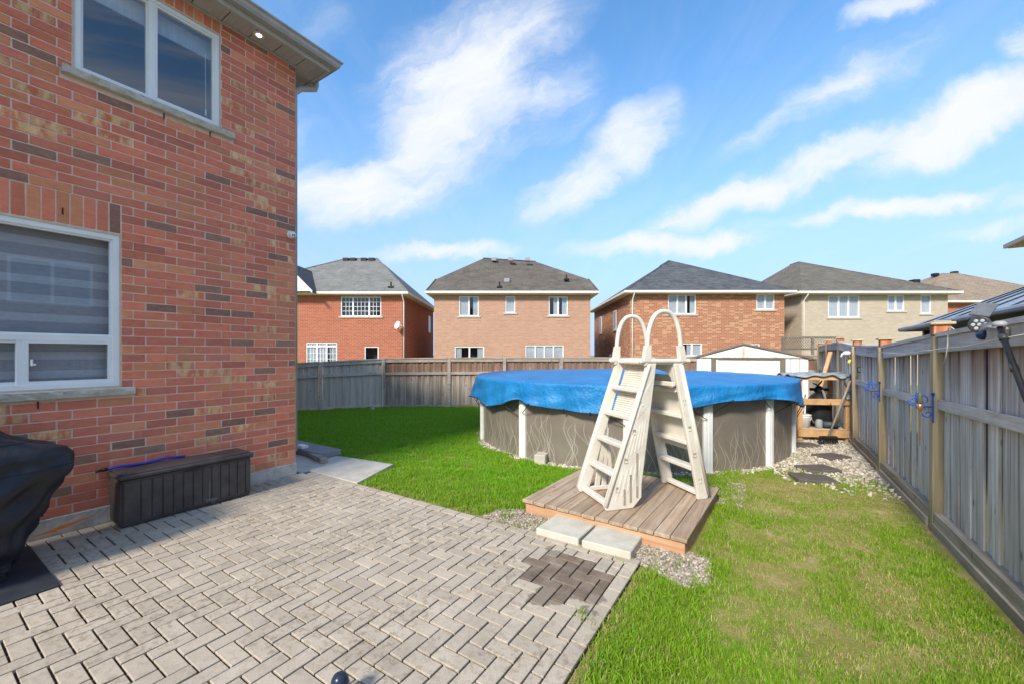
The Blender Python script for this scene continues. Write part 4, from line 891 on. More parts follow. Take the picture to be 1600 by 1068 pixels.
def cover():
    n = 420; mb = MB(); r = random.Random(9)
    def sm(t): t = min(max(t, 0), 1); return t*t*(3-2*t)
    peg = sorted([a+d for a in angs for d in (-6.5, 6.5)] + [a+11 for a in angs[:]])
    def drop(a):                                            # hem height below the rim: tied up near pegs, sagging between
        base = .36+.09*math.sin(R(a)*2+.6)+.05*math.sin(R(a)*5+1)
        x = ((a+180) % 360)-180
        for c, wd, s in ((-112,13,.05),(-84,16,.10),(-136,9,-.10),(-122,7,.05),(-104,4,-.08),(-48,12,-.08),(-60,9,.05),(-28,10,-.06),(-71,3,-.04)): base += s*math.exp(-((x-c)/wd)**2)
        return base
    rows = []
    prof_top = [0, .25, .5, .7, .82, .9, .95, .98, 1.0]; NS = 16
    for k in range(n):
        a = 360*k/n; ar = R(a); c, s = math.cos(ar), math.sin(ar); col = []
        rim = POOLR+.125+.012*math.sin(ar*13)
        for t in prof_top:
            rr = rim*t; z = .030+.045*math.sin(rr*1.1*c*1.0+1.0)*(1-t**4)*.6 + .03*math.cos(rr*s*1.3+.4)*(1-t**6)+ .055*(1-t*t)-.02*t**8
            z += .008*math.sin(ar*29)*t**3*(t < 1)
            col.append((rr*c, rr*s, z))
        D = drop(a)
        for j in range(1, NS+1):
            t = j/NS; z = .008-.02*sm(t*4)-D*t
            pl = (.010+.030*t)*( math.sin(ar*26+.6*math.sin(ar*7))*.5+math.sin(ar*47+2*math.sin(ar*3))*.28 )*min(1, t*2.2)
            fl = .015*t*t+.010*math.sin(t*9+ar*19)*t
            x = ((a+180) % 360)-180
            for cc, wd, s_ in ((-140,4,.13),(-27,4,.10),(-19,5,.06),(-108,3,.05),(-99,3,.05),(-73,2.5,.04),(-47,3,.04)): fl += s_*t*math.exp(-((x-cc)/wd)**2)
            rr = rim+.012+pl+fl; col.append((rr*c, rr*s, z))
        rows.append(col)
    q = len(rows[0])
    for col in rows: mb.v += col
    for k in range(n):
        k2 = (k+1) % n
        for i in range(q-1): mb.f.append((k*q+i, k2*q+i, k2*q+i+1, k*q+i+1)[::-1]); mb.m.append(0)
    hem = [Vector(col[-1])+Vector((0,0,-.004)) for col in rows]; return mb, hem
cm, hem = cover(); BASE[cov.name] = (0,0,0)
part('sheet', cm, tarp(), cov, smooth=True)
part('hem_cord', MB().tube([*hem, hem[0]], .008, 6), BLACKP, cov, smooth=True)
for a in angs[:6]+angs[-1:]:                                # bungee cords from the hem to each upright
    for d in (-5, 5):
        i = int(((a+d*1.15) % 360)/360*len(hem)); p = hem[i]; q = Vector(((POOLR+.075)*math.cos(R(a+.9*(1 if d > 0 else -1))), (POOLR+.075)*math.sin(R(a+.9*(1 if d > 0 else -1))), p.z-.17))
        part('bungee', MB().tube([p, q], .006, 5), BLACKP, cov); part('eyelet', MB().cbox(p.x-.014,p.x+.014,p.y-.014,p.y+.014,p.z-.018,p.z+.02,.004), BLACKP, cov)
for a in (-88, -80, -62, -56):
    p = hem[int((a % 360)/360*len(hem))]; part('eyelet', MB().cbox(p.x-.013,p.x+.013,p.y-.013,p.y+.013,p.z-.035,p.z+.02,.004), BLACKP, cov)
# ------------------------------------------------------------------ deck and A-frame ladder
DZ = .122
dk = thing('small_deck', 'low wooden deck platform of wide boards in front of the pool', 'deck', (4.19,1.35,0), R(-3.0), local=True)
nb = 12; bw = 1.655/nb
for k in range(nb):
    x = -.815+(k+.5)*bw; o = part('board', MB().cbox(x-bw/2+.003, x+bw/2-.003, -.81+random.gauss(0,.004), .80+random.gauss(0,.006), DZ-.032, DZ+random.gauss(0,.0012), .004), DECKW, dk)
part('skirt', MB().cbox(-.79,.815,-.785,-.75,-.06,DZ-.034,.004), SKIRT, dk); part('skirt', MB().cbox(-.79,.815,.75,.78,-.06,DZ-.034,.004), SKIRT, dk)
part('skirt', MB().cbox(-.79,-.755,-.749,.749,-.06,DZ-.034,.004), SKIRT, dk); part('skirt', MB().cbox(.78,.815,-.749,.749,-.06,DZ-.034,.004), SKIRT, dk)
LADM = mat('cream_ladder_resin', [(.58,.52,.44),(.67,.62,.54),(.73,.69,.62)], 3.5, .5, bmp=.08, bscale=80, spec=.35)
LADD = mat('ladder_hollow_shade', [(.30,.25,.19),(.36,.31,.24)], 6, .7, bmp=0)  # darker cream: shade of pockets and slots painted on raised plates, nothing is recessed
lx, ly = W(1.49, 4.46)
ang = math.atan2(.287, .958)+YAW
lad = thing('pool_ladder', 'cream plastic A-frame pool ladder standing on the deck', 'ladder', (lx, ly, DZ+.002), ang, local=True)
HT = 1.45; XT = .19; HW = .29
def lean(foot, h): return foot+(math.copysign(XT, foot)-foot)*h/HT
def stringer(foot, sy, wide):
    sg = 1 if foot < 0 else -1; y0 = HW if sy > 0 else -HW; th = .042
    mb = MB(); top = math.copysign(XT, foot)
    if wide: poly = [(foot,.0),(foot+.05,-.0),(foot+.30,.0),(foot+.40,.10),(foot+.40,.22),(top+.085,HT),(top-.02,HT),(foot-.025,.05)]
    if wide and sy > 0: poly = [(foot,.0),(foot+.12,.0),(foot+.125,.06),(top+.085,HT),(top-.02,HT),(foot-.02,.05)]
    elif not wide: poly = [(foot,.0),(foot-.12,.0),(foot-.125,.06),(top-.085,HT),(top+.02,HT),(foot+.02,.05)]
    mb.prism(poly, lambda a, b, t: (a, t, b), y0-th/2, y0+th/2)
    o = part('stringer', mb, LADM, lad); add_bevel(o, .010, 2)
    # raised outer lip and moulded ribs on the outside face
    yo = y0+sy*th/2; m2 = MB()
    e0, e1 = Vector((foot-.012*sg, yo, .05)), Vector((top-.005*sg, yo, HT-.02)); m2.tube([e0, e1], .020, 8)
    part('lip', m2, LADM, o, smooth=True)
    m3 = MB(); m4 = MB(); nr = 5 if (wide and sy < 0) else 2
    for k in range(nr):
        for seg in range(3):
            h0 = .10+seg*.40+.03*k; h1 = h0+.26
            def pos(h, kk):
                inn = foot+.40+(top+.085-foot-.40)*max(0, h-.22)/(HT-.22)
                w_ = (inn-lean(foot, h)-.02) if wide and sy < 0 else .10
                return lean(foot, h)+sg*(.035+(w_-.05)*(kk+.6)/nr)
            if h1 > HT-.12: continue
            a0, a1 = pos(h0, k), pos(h1, k)
            wd2 = .010
            m3.prism([(a0-wd2,h0),(a0+wd2,h0),(a1+wd2*.8,h1),(a1-wd2*.8,h1)], lambda a, b, t: (a, t, b), yo-.002 if sy > 0 else yo+.002, yo+sy*.0035)
    part('rib', m3, LADM, o)
    for h in (.20,.48,.76,1.04):
        xx = lean(foot, h)+sg*.055; mq = MB().cbox(xx-.020, xx+.020, min(yo, yo+sy*.003), max(yo, yo+sy*.003), h-.028, h+.028, .001); part('pocket_shade', mq, LADD, o)
        mq = MB().cbox(xx-.012, xx+.018, min(yo, yo+sy*.008), max(yo, yo+sy*.008), h-.022, h-.002, .002); part('tab', mq, LADM, o)
    if wide and sy > 0:
        for (xb, xt, ht_) in ((.40,.36,.50),(.31,.34,.70),(.22,.34,.82)): part('flare_bar', MB().prism([(foot+xb-.028,.02),(foot+xb+.022,.02),(foot+xt+.022,ht_),(foot+xt-.02,ht_)], lambda a, b, t: (a, t, b), y0-.016, y0+.016), LADM, o)
        part('flare_bar', MB().cbox(foot+.05, foot+.425, y0-.018, y0+.018, .0, .05, .008), LADM, o)
    if wide and sy < 0:
        for (xx, h0, h1) in ((foot+.345,.10,.55),(foot+.27,.06,.34),(foot+.20,.04,.20)):
            part('slot_shade', MB().cbox(xx-.013, xx+.013, min(yo, yo+sy*.0035), max(yo, yo+sy*.0035), h0, h1, .001), LADD, o)
    return o
for foot, wide in ((-.68, True), (.53, False)):
    for sy in (-1, 1): stringer(foot, sy, wide)
    sg = 1 if foot < 0 else -1
    for h in (.02, .30, .58, .86, 1.14):
        x0 = lean(foot, h); dpt = .11 if h > .1 else .08
        m = MB().cbox(min(x0+sg*.005, x0+sg*dpt), max(x0+sg*.005, x0+sg*dpt), -HW+.022, HW-.022, h, h+.048, .010)
        part('step', m, LADM, lad)
    # corrugated guard panel behind the upper steps
    lo, hi = (.86, 1.44) if foot < 0 else (.50, 1.32)
    m = MB(); nr = int((hi-lo)/.0225)
    xs = sg*.115 if foot < 0 else .0
    for i in range(nr):
        h = lo+(hi-lo)*i/nr; h2 = lo+(hi-lo)*(i+1)/nr; xa, xb = lean(foot, h)+xs, lean(foot, h2)+xs; hm = (h*.45+h2*.55)
        xm = (xa+xb)/2-sg*.010
        m.face([(xa,-HW+.024,h),(xm,-HW+.024,hm),(xm,HW-.024,hm),(xa,HW-.024,h)]); m.face([(xm,-HW+.024,hm),(xb,-HW+.024,h2),(xb,HW-.024,h2),(xm,HW-.024,hm)])
        m.face([(xa+sg*.012,-HW+.024,h),(xa+sg*.012,HW-.024,h),(xb+sg*.012,HW-.024,h2),(xb+sg*.012,-HW+.024,h2)])
    part('guard_panel', m, LADM, lad)
# arched gate bracket at the top of the inner ladder
poly = [(-HW+.02,1.22),(-HW+.06,1.22),(-HW+.07,1.30),(-HW+.12,1.355),(-.05,1.375),(0,1.385),(.05,1.375),(HW-.12,1.355),(HW-.07,1.30),(HW-.06,1.22),(HW-.02,1.22),(HW-.02,1.45),(-HW+.02,1.45)]
part('top_bracket', MB().prism(poly, lambda a, b, t: (t+.22*(1.45-b), a, b), .10, .125), LADM, lad); part('cross_bar', MB().cbox(.085,.125,-HW-.02,HW+.02,1.205,1.255,.008), LADM, lad)
part('platform', MB().cbox(-.20,.20,-HW-.01,HW+.01,1.435,1.475,.012), LADM, lad)
for sy in (-1, 1):
    part('platform_rail', MB().cbox(-.30,.32,sy*HW-.028,sy*HW+.028,1.446,1.496,.016), LADM, lad)
    pts = []
    for i in range(25):
        t = math.pi*i/24; c = math.cos(t); pts.append((-(.205*math.copysign(abs(c)**.85, c)), sy*HW, 1.48+.50*math.sin(t)**.72))
    o = part('handrail', MB().tube([(-.225, sy*HW, 1.42)]+pts+[(.225, sy*HW, 1.42)], .024, 12), LADM, lad, smooth=True)
    for sx_ in (-1, 1): part('handrail_socket', MB().prism([(sx_*.255,1.47),(sx_*.185,1.47),(sx_*.172,1.63),(sx_*.225,1.63)][::sx_], lambda a, b, t: (a, t, b), sy*HW-.031, sy*HW+.031), LADM, o)
# ------------------------------------------------------------------ shed
SHEDW = mat('cream_steel', [(.72,.69,.62),(.80,.78,.72)], 2.5, .5, bmp=.04, spec=.4); SHEDR = mat('rusty_trim', [(.46,.25,.09),(.66,.52,.36),(.76,.72,.64)], 5, .7, bmp=.2); SHEDB = mat('brown_trim', [(.15,.115,.085),(.20,.16,.125)], 5, .6, bmp=.05)
x, y = W(6.42, 10.95)
sh = thing('garden_shed', 'cream metal garden shed with low gable roof behind the pool', 'shed', (x, y, zg(x, y)), R(1.5), local=True)
hw = 1.30; EH = 1.565-zg(x, y); PK = 1.90-zg(x, y); dp = 2.0
mb = MB(); nr = 14
for k in range(nr):
    a0, a1 = -hw+2*hw*k/nr, -hw+2*hw*(k+1)/nr
    if -.82 < (a0+a1)/2 < .72: continue
    part('wall_panel', MB().cbox(a0+.003, a1-.003, 0, .02, .0, EH, .004), SHEDW, sh)
part('wall', MB().box(-hw, -hw+.02, .021, dp, 0, EH).box(hw-.02, hw, .021, dp, 0, EH).box(-hw, hw, dp, dp+.02, 0, EH).box(-.80,.72,.10,.12,0,EH), SHEDW, sh)
part('door', MB().cbox(-.80,-.035,.02,.045,.05,EH-.05,.006), SHEDW, sh); part('door', MB().cbox(-.028,.70,.02,.045,.05,EH-.05,.006), SHEDW, sh)
part('door_trim', MB().cbox(-.92,-.80,-.01,.03,0,EH-.02,.005).cbox(.70,.82,-.01,.03,0,EH-.02,.005).cbox(-.92,.82,-.012,.025,EH-.045,EH-.004,.004), SHEDB, sh)
gx = -.13
part('gable', MB().prism([(-hw-.03,EH+.003),(hw+.03,EH+.003),(gx,PK)], lambda a, b, t: (a, t, b), -.03, .0), SHEDW, sh)
part('gable_seam', MB().cbox(gx-.028,gx+.028,-.038,-.031,EH+.01,PK-.02,.002).cbox(-hw,hw,-.036,-.031,EH+.004,EH+.03,.001), SHEDR, sh)
rp = [(-hw-.10,EH-.02),(gx,PK+.02),(hw+.10,EH-.02),(hw+.10,EH+.03),(gx,PK+.065),(-hw-.10,EH+.03)]
part('roof', MB().prism(rp, lambda a, b, t: (a, t, b), -.07, dp+.06), SHEDB, sh)
# ------------------------------------------------------------------ pump enclosure with its contents, broom, lamps
bx0, by0 = 6.04, 6.93; pa = R(23)
pe = thing('pump_enclosure', 'open pine frame box for the pool pump beside the right fence', 'pump box', (bx0, by0, zg(bx0, by0)), pa, local=True)
for xx in (.04,.91):
    for yy in (.04,.62): part('leg', MB().cbox(xx-.045, xx+.045, yy-.02, yy+.045, .0, 1.33, .004), PINE, pe)
part('rail', MB().cbox(-.01,.96,-.018,.019,.09,.23,.004), PINE, pe); part('rail', MB().cbox(-.01,.96,-.018,.019,.74,.86,.004), PINE, pe); part('rail', MB().cbox(.0,.95,-.016,.019,1.24,1.325,.004), PINE, pe)
for xx in (-.006, .957-.036): part('side_rail', MB().cbox(xx, xx+.036, .09, .60, .12, .22, .004).cbox(xx, xx+.036, .09, .60, 1.235, 1.325, .004), PINE, pe)
part('floor', MB().cbox(.0,.95,.02,.66,.232,.252,.003), woodmat('plywood', [(.36,.28,.19),(.46,.37,.27),(.52,.44,.33)], None, streak=(3,12,12), knots=False), pe)
TARPG = mat('grey_tarp', [(.16,.18,.19),(.28,.31,.32),(.38,.41,.42)], 7, .38, bmp=.8, bscale=9, bdist=.03, spec=.5)
def sheet(x0, x1, y0, y1, z, drop, seed):
    r = random.Random(seed); nx, ny = 36, 22; mb = MB()
    for j in range(ny+1):
        for i in range(nx+1):
            u, v = i/nx, j/ny; x = x0+(x1-x0)*u; y = y0+(y1-y0)*v; e = min(u, 1-u, v*1.2, (1-v)*1.2)
            zz = z+.018*math.sin(u*11+seed)*math.cos(v*8)+.012*math.sin(u*23+v*17)-drop*max(0, 1-e/.07)**1.2*(1+.5*math.sin(u*19+v*13))
            mb.v.append((x, y, zz))
    for j in range(ny):
        for i in range(nx):
            a = j*(nx+1)+i; mb.f.append((a, a+1, a+nx+2, a+nx+1)); mb.m.append(0)
    return mb
tp = thing('grey_tarp', 'crumpled grey tarp thrown over the pump box top', 'tarp', (bx0, by0, zg(bx0, by0)), pa, local=True)
o = part('sheet', sheet(-.08, 1.05, -.07, .76, 1.36, .04, 3), TARPG, tp, smooth=True); md = o.modifiers.new('thick', 'SOLIDIFY'); md.thickness = .004
o = part('hanging_fold', sheet(0, .24, 0, .46, 0, .03, 8).xf(Matrix.Translation((.88,-.035,1.33)) @ Matrix.Rotation(R(8), 4, 'Z') @ Matrix.Rotation(R(-88), 4, 'X') @ Matrix.Rotation(R(0), 4, 'Z') @ Matrix.Scale(-1, 4, (0,1,0)) @ Matrix.Translation((-.06,-.46,0))), TARPG, tp, smooth=True)
def inbox(px, py, pz_): c, s = math.cos(pa), math.sin(pa); return (bx0+c*px-s*py, by0+s*px+c*py, zg(bx0, by0)+pz_)
q = thing('sand_filter', 'black round pool filter tank inside the pine box', 'filter', inbox(.56,.36,.253))
c0 = inbox(.56,.36,.253); BASE[q.name] = (0,0,0)
part('tank', MB().lathe([(.20,0),(.215,.03),(.225,.10),(.225,.40),(.20,.52),(.13,.62),(.07,.66)], (0,0,.04), 28), BLACKP, q, smooth=True)
part('base', MB().lathe([(.17,0),(.20,.01),(.20,.05)], (0,0,0), 24), BLACKP, q, smooth=True)
part('valve', MB().lathe([(.06,0),(.085,.03),(.085,.10),(.05,.14),(.02,.16)], (0,0,.69), 18).tube([(-.16,-.04,.77),(.16,.03,.77)], .03, 10).tube([(0,0,.84),(-.10,-.05,.90)], .014, 8).tube([(-.03,-.03,.83),(.05,-.02,.95)], .016, 8), BLACKP, q, smooth=True)
part('hose', MB().tube([(.05,-.10,.76),(.07,-.16,.70),(.09,-.17,.60),(.10,-.15,.50),(.11,-.16,.38)], .024, 10), mat('grey_hose', [(.16,.16,.16),(.24,.24,.23)], 30, .6, (1,1,8), bmp=.3), q, smooth=True)
q = thing('plastic_bucket', 'white plastic bucket standing in the pine pump box', 'bucket', inbox(.20,.20,.253)); BASE[q.name] = (0,0,0)
part('body', MB().lathe([(.098,0),(.115,.20),(.122,.21),(.122,.235)], (0,0,0), 24), WHITEM, q, smooth=True); part('lid', MB().lathe([(.127,.236),(.127,.262),(.10,.268),(.10,.262)], (0,0,0), 24), WHITEM, q, smooth=True)
part('handle', MB().tube([(.122*math.cos(t), -.03-.11*abs(math.sin(t))*.3, .21-.10*math.sin(t)) for t in np.linspace(0, math.pi, 12)], .004, 5), VINYL, q)
q = thing('pool_pump', 'dark blue grey pump motor at the bottom of the pine box', 'pump', inbox(.58,.12,.253)); BASE[q.name] = (0,0,0)
PUMPM = mat('pump_casing', [(.03,.05,.065),(.07,.10,.12)], 8, .45, bmp=.1)
part('motor', MB().tube([(-.06,0,.075),(.17,.05,.075)], .062, 16).tube([(.17,.05,.075),(.20,.056,.075)], .05, 14), PUMPM, q, smooth=True)
part('strainer', MB().lathe([(.05,0),(.065,.02),(.065,.13),(.055,.15),(.055,.165),(.02,.175)], (-.13,-.02,.0), 18), mat('strainer_plastic', [(.22,.25,.27),(.34,.37,.38)], 9, .3, bmp=0), q, smooth=True)
part('foot', MB().cbox(-.05,.18,-.04,.09,0,.02,.004), BLACKP, q); part('pipe', MB().tube([(-.13,-.02,.10),(-.22,-.02,.10),(-.25,0,.16),(-.25,.06,.22)], .02, 8), PUMPM, q, smooth=True)
q = thing('hose_rack', 'bent grey hose and folding rack standing behind the pump box rail', 'rack', inbox(.26,.55,.5)); BASE[q.name] = (0,0,0)
GREYM = mat('grey_metal_tube', [(.32,.33,.34),(.48,.49,.50)], 12, .45, metal=.5, bmp=0)
part('frame', MB().tube([(-.06,0,-.24),(-.10,0,.42),(-.07,0,.52)], .012, 7).tube([(.07,0,-.24),(.12,-.02,.40)], .012, 7).tube([(-.10,0,.36),(.12,-.02,.30)], .011, 7), GREYM, q, smooth=True)
part('coil', MB().tube([(.02+.10*math.cos(t), -.03, .22+.10*math.sin(t)) for t in np.linspace(-1, 4.6, 20)], .016, 7), BLACKP, q, smooth=True)
br_top = Vector((6.86,6.98,1.16)); bf = Vector((6.49,6.66,.05))
q = thing('push_broom', 'old wooden handled broom leaning on the pine box with black head', 'broom', tuple(bf)); 
part('handle', MB().tube([bf+Vector((0,0,.03)), br_top], .019, 10), woodmat('broom_handle_wood', [(.17,.14,.11),(.26,.22,.18),(.34,.30,.25)], None, streak=(9,9,3), knots=False), q, smooth=True)
part('head', MB().cbox(-.16,.16,-.03,.03,.0,.055,.01).xf(Matrix.Translation(bf) @ Matrix.Rotation(R(30), 4, 'Z') @ Matrix.Rotation(R(12), 4, 'X')), BLACKP, q)
mb = MB()
for k in range(240):
    u, v = random.uniform(-.155,.155), random.uniform(-.025,.025); b = Vector((u, v, .005)); e = b+Vector((u*.18+random.gauss(0,.006), v*.5-.012+random.gauss(0,.006), -.10)); mb.tube([b, e], .0022, 3)
part('bristles', mb.xf(Matrix.Translation(bf+Vector((0,0,.02))) @ Matrix.Rotation(R(30), 4, 'Z') @ Matrix.Rotation(R(12), 4, 'X')), BLACKP, q)['kind'] = 'stuff'
# a loose board leaning behind the box
p0 = Vector((*W((1262-800)/632*9.4, 9.4), -.10)); p1 = Vector((*W((1298-800)/632*9.9, 9.9), 1.72)); d_ = p1-p0
o = link('timber_strut', MB().cbox(-.04,.04,-.022,.022,0,d_.length,.003).mesh('strut', PINE), None, p0); o.rotation_euler = d_.to_track_quat('Z', 'Y').to_euler(); tag(o, 'pale loose board leaning diagonally behind the pump box', 'timber')
# solar panel on a short stick at the fence end
def solar(label, loc, rz, tilt=25):
    q = thing('solar_light', label, 'solar light', loc, rz, local=True)
    part('frame', MB().cbox(-.075,.075,-.008,.008,-.05,.05,.006).xf(Matrix.Rotation(R(-tilt), 4, 'X')), BLACKP, q)
    part('cell', MB().box(-.062,.062,-.0105,-.0082,-.038,.038).xf(Matrix.Rotation(R(-tilt), 4, 'X')), mat('pale_cell', [(.55,.56,.52),(.66,.67,.63)], 9, .25, bmp=0), q)
    part('bracket', MB().tube([(0,.01,-.01),(0,.06,-.05),(0,.08,-.05)], .01, 6), BLACKP, q); return q
sp_ = W((1346-800)/632*7.45, 7.45); solar('small pale solar panel on the fence post above the broom', (sp_[0], sp_[1], 1.665-24/632*7.45), YAW+R(-6), 12)
q = thing('fence_lamp', 'white fence lamp with a yellow tag on the far right fence post', 'lamp', (6.84, 6.86, 1.66)); BASE[q.name] = (0,0,0)
part('head', MB().lathe([(.02,0),(.055,.015),(.065,.045),(.05,.075),(.02,.085)], (-.05,0,-.02), 16).tube([(-.05,0,.03),(-.12,-.03,.01),(-.14,-.04,-.05)], .018, 8), WHITEM, q, smooth=True); part('arm', MB().tube([(.0,0,.02),(.10,.0,.03)], .012, 7), BLACKP, q)
part('yellow_tag', MB().cbox(-.02,.02,-.006,.006,-.16,-.09,.004).xf(Matrix.Translation((.03,-.02,-.01)) @ Matrix.Rotation(R(20), 4, 'Y')), mat('yellow_plastic', [(.75,.60,.02),(.85,.70,.05)], 5, .5), q); part('clip', MB().tube([(-.03,0,-.03),(.0,-.015,-.09)], .012, 7), BLACKP, q)
BLUEM = mat('blue_painted_iron', [(.008,.05,.34),(.015,.09,.45)], 9, .35, bmp=.1, spec=.5)
def bracket(label, y, z):
    q = thing('iron_bracket', label, 'bracket', (6.86, y-.075, z), 0, 'blue scroll brackets on the fence posts', local=True)
    part('back_plate', MB().cbox(.02,.036,-.012,.0,-.20,.13,.004).cbox(.012,.044,-.012,.0,.10,.14,.004), BLUEM, q)
    def spiral(cx, cz, r0, turns, s=1, t0=0): return [(cx-(r0*(1-t))*math.cos(t0+s*turns*6.283*t), -.012, cz+(r0*(1-t))*math.sin(t0+s*turns*6.283*t)) for t in np.linspace(0, .85, 22)]
    part('arm', MB().tube([(.02,-.012,-.02),(-.07,-.012,-.025),(-.17,-.012,-.005),(-.205,-.012,.03)], .009, 7), BLUEM, q, smooth=True)
    part('scroll', MB().tube(spiral(-.06,.05,.065,1.3), .0075, 6), BLUEM, q, smooth=True); part('scroll', MB().tube(spiral(-.15,.05,.045,1.2,-1), .0075, 6), BLUEM, q, smooth=True); part('scroll', MB().tube(spiral(-.02,-.10,.05,1.2,-1), .0075, 6), BLUEM, q, smooth=True)
    part('leaf', MB().cbox(-.13,-.07,-.016,-.008,.075,.13,.006), BLUEM, q); q.scale = (.78,.78,.85); return q
b1 = bracket('nearer blue iron scroll bracket, holding a hanging bulb on the fence post', 2.42, 1.18); bracket('farther blue iron scroll bracket on the second fence post', 4.69, 1.16)
q = thing('hanging_bulb', 'small dark pendant bulb with copper tip hanging from the blue bracket', 'lamp', (6.79,2.335,1.20), local=True)
part('cap', MB().lathe([(.006,.10),(.014,.09),(.02,.06),(.024,.0),(.02,-.01)], (0,0,0), 14), mat('green_metal', [(.06,.08,.05),(.10,.12,.08)], 9, .5), q, smooth=True); part('bulb', MB().lathe([(.02,-.011),(.026,-.04),(.018,-.07),(.006,-.085)], (0,0,0), 14), mat('copper', [(.45,.22,.12),(.62,.36,.24)], 7, .3, metal=.7), q, smooth=True)
part('rod', MB().tube([(0,0,-.08),(0,0,-.42)], .006, 6), mat('rusty_rod', [(.16,.07,.05),(.24,.11,.07)], 9, .7), q)
# solar flood light clamped to the near fence panel with its black pole
q = thing('solar_floodlight', 'black solar floodlight on a pole clamped to the near right fence', 'lamp', (6.80,1.55,1.80)); BASE[q.name] = (0,0,0)
def fl(px, py, Y): xx, yy = W((px-800)/632*Y, Y); return Vector((xx-6.80, yy-1.55, 1.665+(553-py)/632*Y-1.80))
DARKM = mat('dark_alloy', [(.035,.035,.038),(.07,.07,.075)], 9, .4, bmp=.05); STEEL = mat('grey_alloy', [(.26,.26,.27),(.36,.36,.37)], 9, .35, bmp=.05)
part('pole', MB().tube([fl(1562,512,2.66), fl(1580,560,2.53), fl(1606,628,2.36), fl(1650,740,2.10)], .016, 10), BLACKP, q, smooth=True)
part('pole_collar', MB().tube([fl(1566,524,2.63), fl(1569,531,2.61)], .022, 10), DARKM, q, smooth=True); part('pole_collar', MB().tube([fl(1583,570,2.51), fl(1586,578,2.49)], .021, 10), DARKM, q, smooth=True)
part('clamp', MB().tube([fl(1572,514,2.66), fl(1545,511,2.85), fl(1533,516,2.98)], .013, 8).lathe([(.035,0),(.035,.02),(.02,.035)], fl(1562,510,2.66), 14), STEEL, q, smooth=True)
hd = fl(1531,507,3.05); dirn = (Vector(CAM)-(hd+Vector((6.80,1.55,1.80)))).normalized(); Mh = Matrix.Translation(hd) @ (dirn+Vector((-.25,0,-.05))).to_track_quat('Z', 'Y').to_matrix().to_4x4()
hh = part('lamp_head', MB().lathe([(.035,-.05),(.055,-.03),(.062,.0),(.062,.012),(.054,.014)], (0,0,0), 24).xf(Mh), DARKM, q, smooth=True)
LED = mat('led_reflector', [(.36,.37,.39),(.52,.53,.55)], 9, .2, bmp=0)
for k in range(7):
    a = k*6.283/6; c = (0,0) if k == 6 else (.032*math.cos(a), .032*math.sin(a)); part('led', MB().lathe([(.013,.0145),(.011,.0165),(.003,.0150)], (c[0], c[1], 0), 12).xf(Mh), LED, hh, smooth=True)
part('sensor', MB().lathe([(.03,-.03),(.04,0),(.03,.03),(.01,.045)], (0,0,0), 16).xf(Matrix.Translation(fl(1536,523,3.03)) @ Matrix.Rotation(R(70), 4, 'X')), mat('blue_black_lens', [(.012,.03,.07),(.03,.07,.13)], 6, .2, bmp=0), q, smooth=True)
pm = Matrix.Translation(fl(1537,484,3.12)) @ Matrix.Rotation(YAW+R(20), 4, 'Z') @ Matrix.Rotation(R(-36), 4, 'Y') @ Matrix.Rotation(R(16), 4, 'X')
part('panel', MB().cbox(-.085,.085,-.055,.055,-.008,.008,.004).xf(pm), mat('dark_solar_cell', [(.10,.105,.115),(.15,.155,.165)], 9, .3, bmp=0), q); part('panel_stem', MB().tube([fl(1535,486,3.12), fl(1533,500,3.08)], .012, 8), DARKM, q)
wr = thing('string_cable', 'thin pale cable strung along the top of the right fence', 'cable', (6.87,2,1.75)); BASE[wr.name] = (0,0,0)
part('cable', MB().tube([(-.01, -2+yy, zz-1.75) for yy, zz in ((.3,1.80),(1.0,1.76),(1.55,1.72),(1.9,1.72),(2.33,1.70))]+[(-.03,.40,-.05)]+[(-.01, -2+yy, zz-1.75) for yy, zz in ((2.5,1.70),(3.2,1.665),(4.0,1.68),(4.6,1.70))], .005, 6), mat('cream_cable', [(.55,.50,.42),(.65,.60,.52)], 9, .5), wr, smooth=True)
part('loose_end', MB().tube([(-.01,-.28,.12),(-.02,-.25,.14),(-.02,-.18,.13),(-.02,-.17,.0),(-.02,-.13,-.10),(-.02,-.07,-.17)], .004, 5), mat('cream_cable_end', [(.55,.50,.42),(.65,.60,.52)], 9, .5), wr, smooth=True)
# small path light at the bottom edge
x, y = W((531-800)/632*1.93, 1.93)
q = thing('path_light', 'small dark domed path light standing on the pavers in the foreground', 'lamp', (x, y, .0), local=True)
part('stem', MB().lathe([(.05,0),(.05,.008),(.012,.014),(.012,.10)], (0,0,0), 16), DARKM, q, smooth=True); part('shade', MB().lathe([(.040,.095),(.041,.10),(.039,.118),(.030,.135),(.014,.146),(.002,.149)], (0,0,0), 24), mat('blue_black_dome', [(.012,.02,.04),(.03,.045,.075)], 6, .25, bmp=0), q, smooth=True); part('ring', MB().lathe([(.0405,.088),(.044,.090),(.044,.097),(.0405,.099)], (0,0,0), 24), STEEL, q, smooth=True)
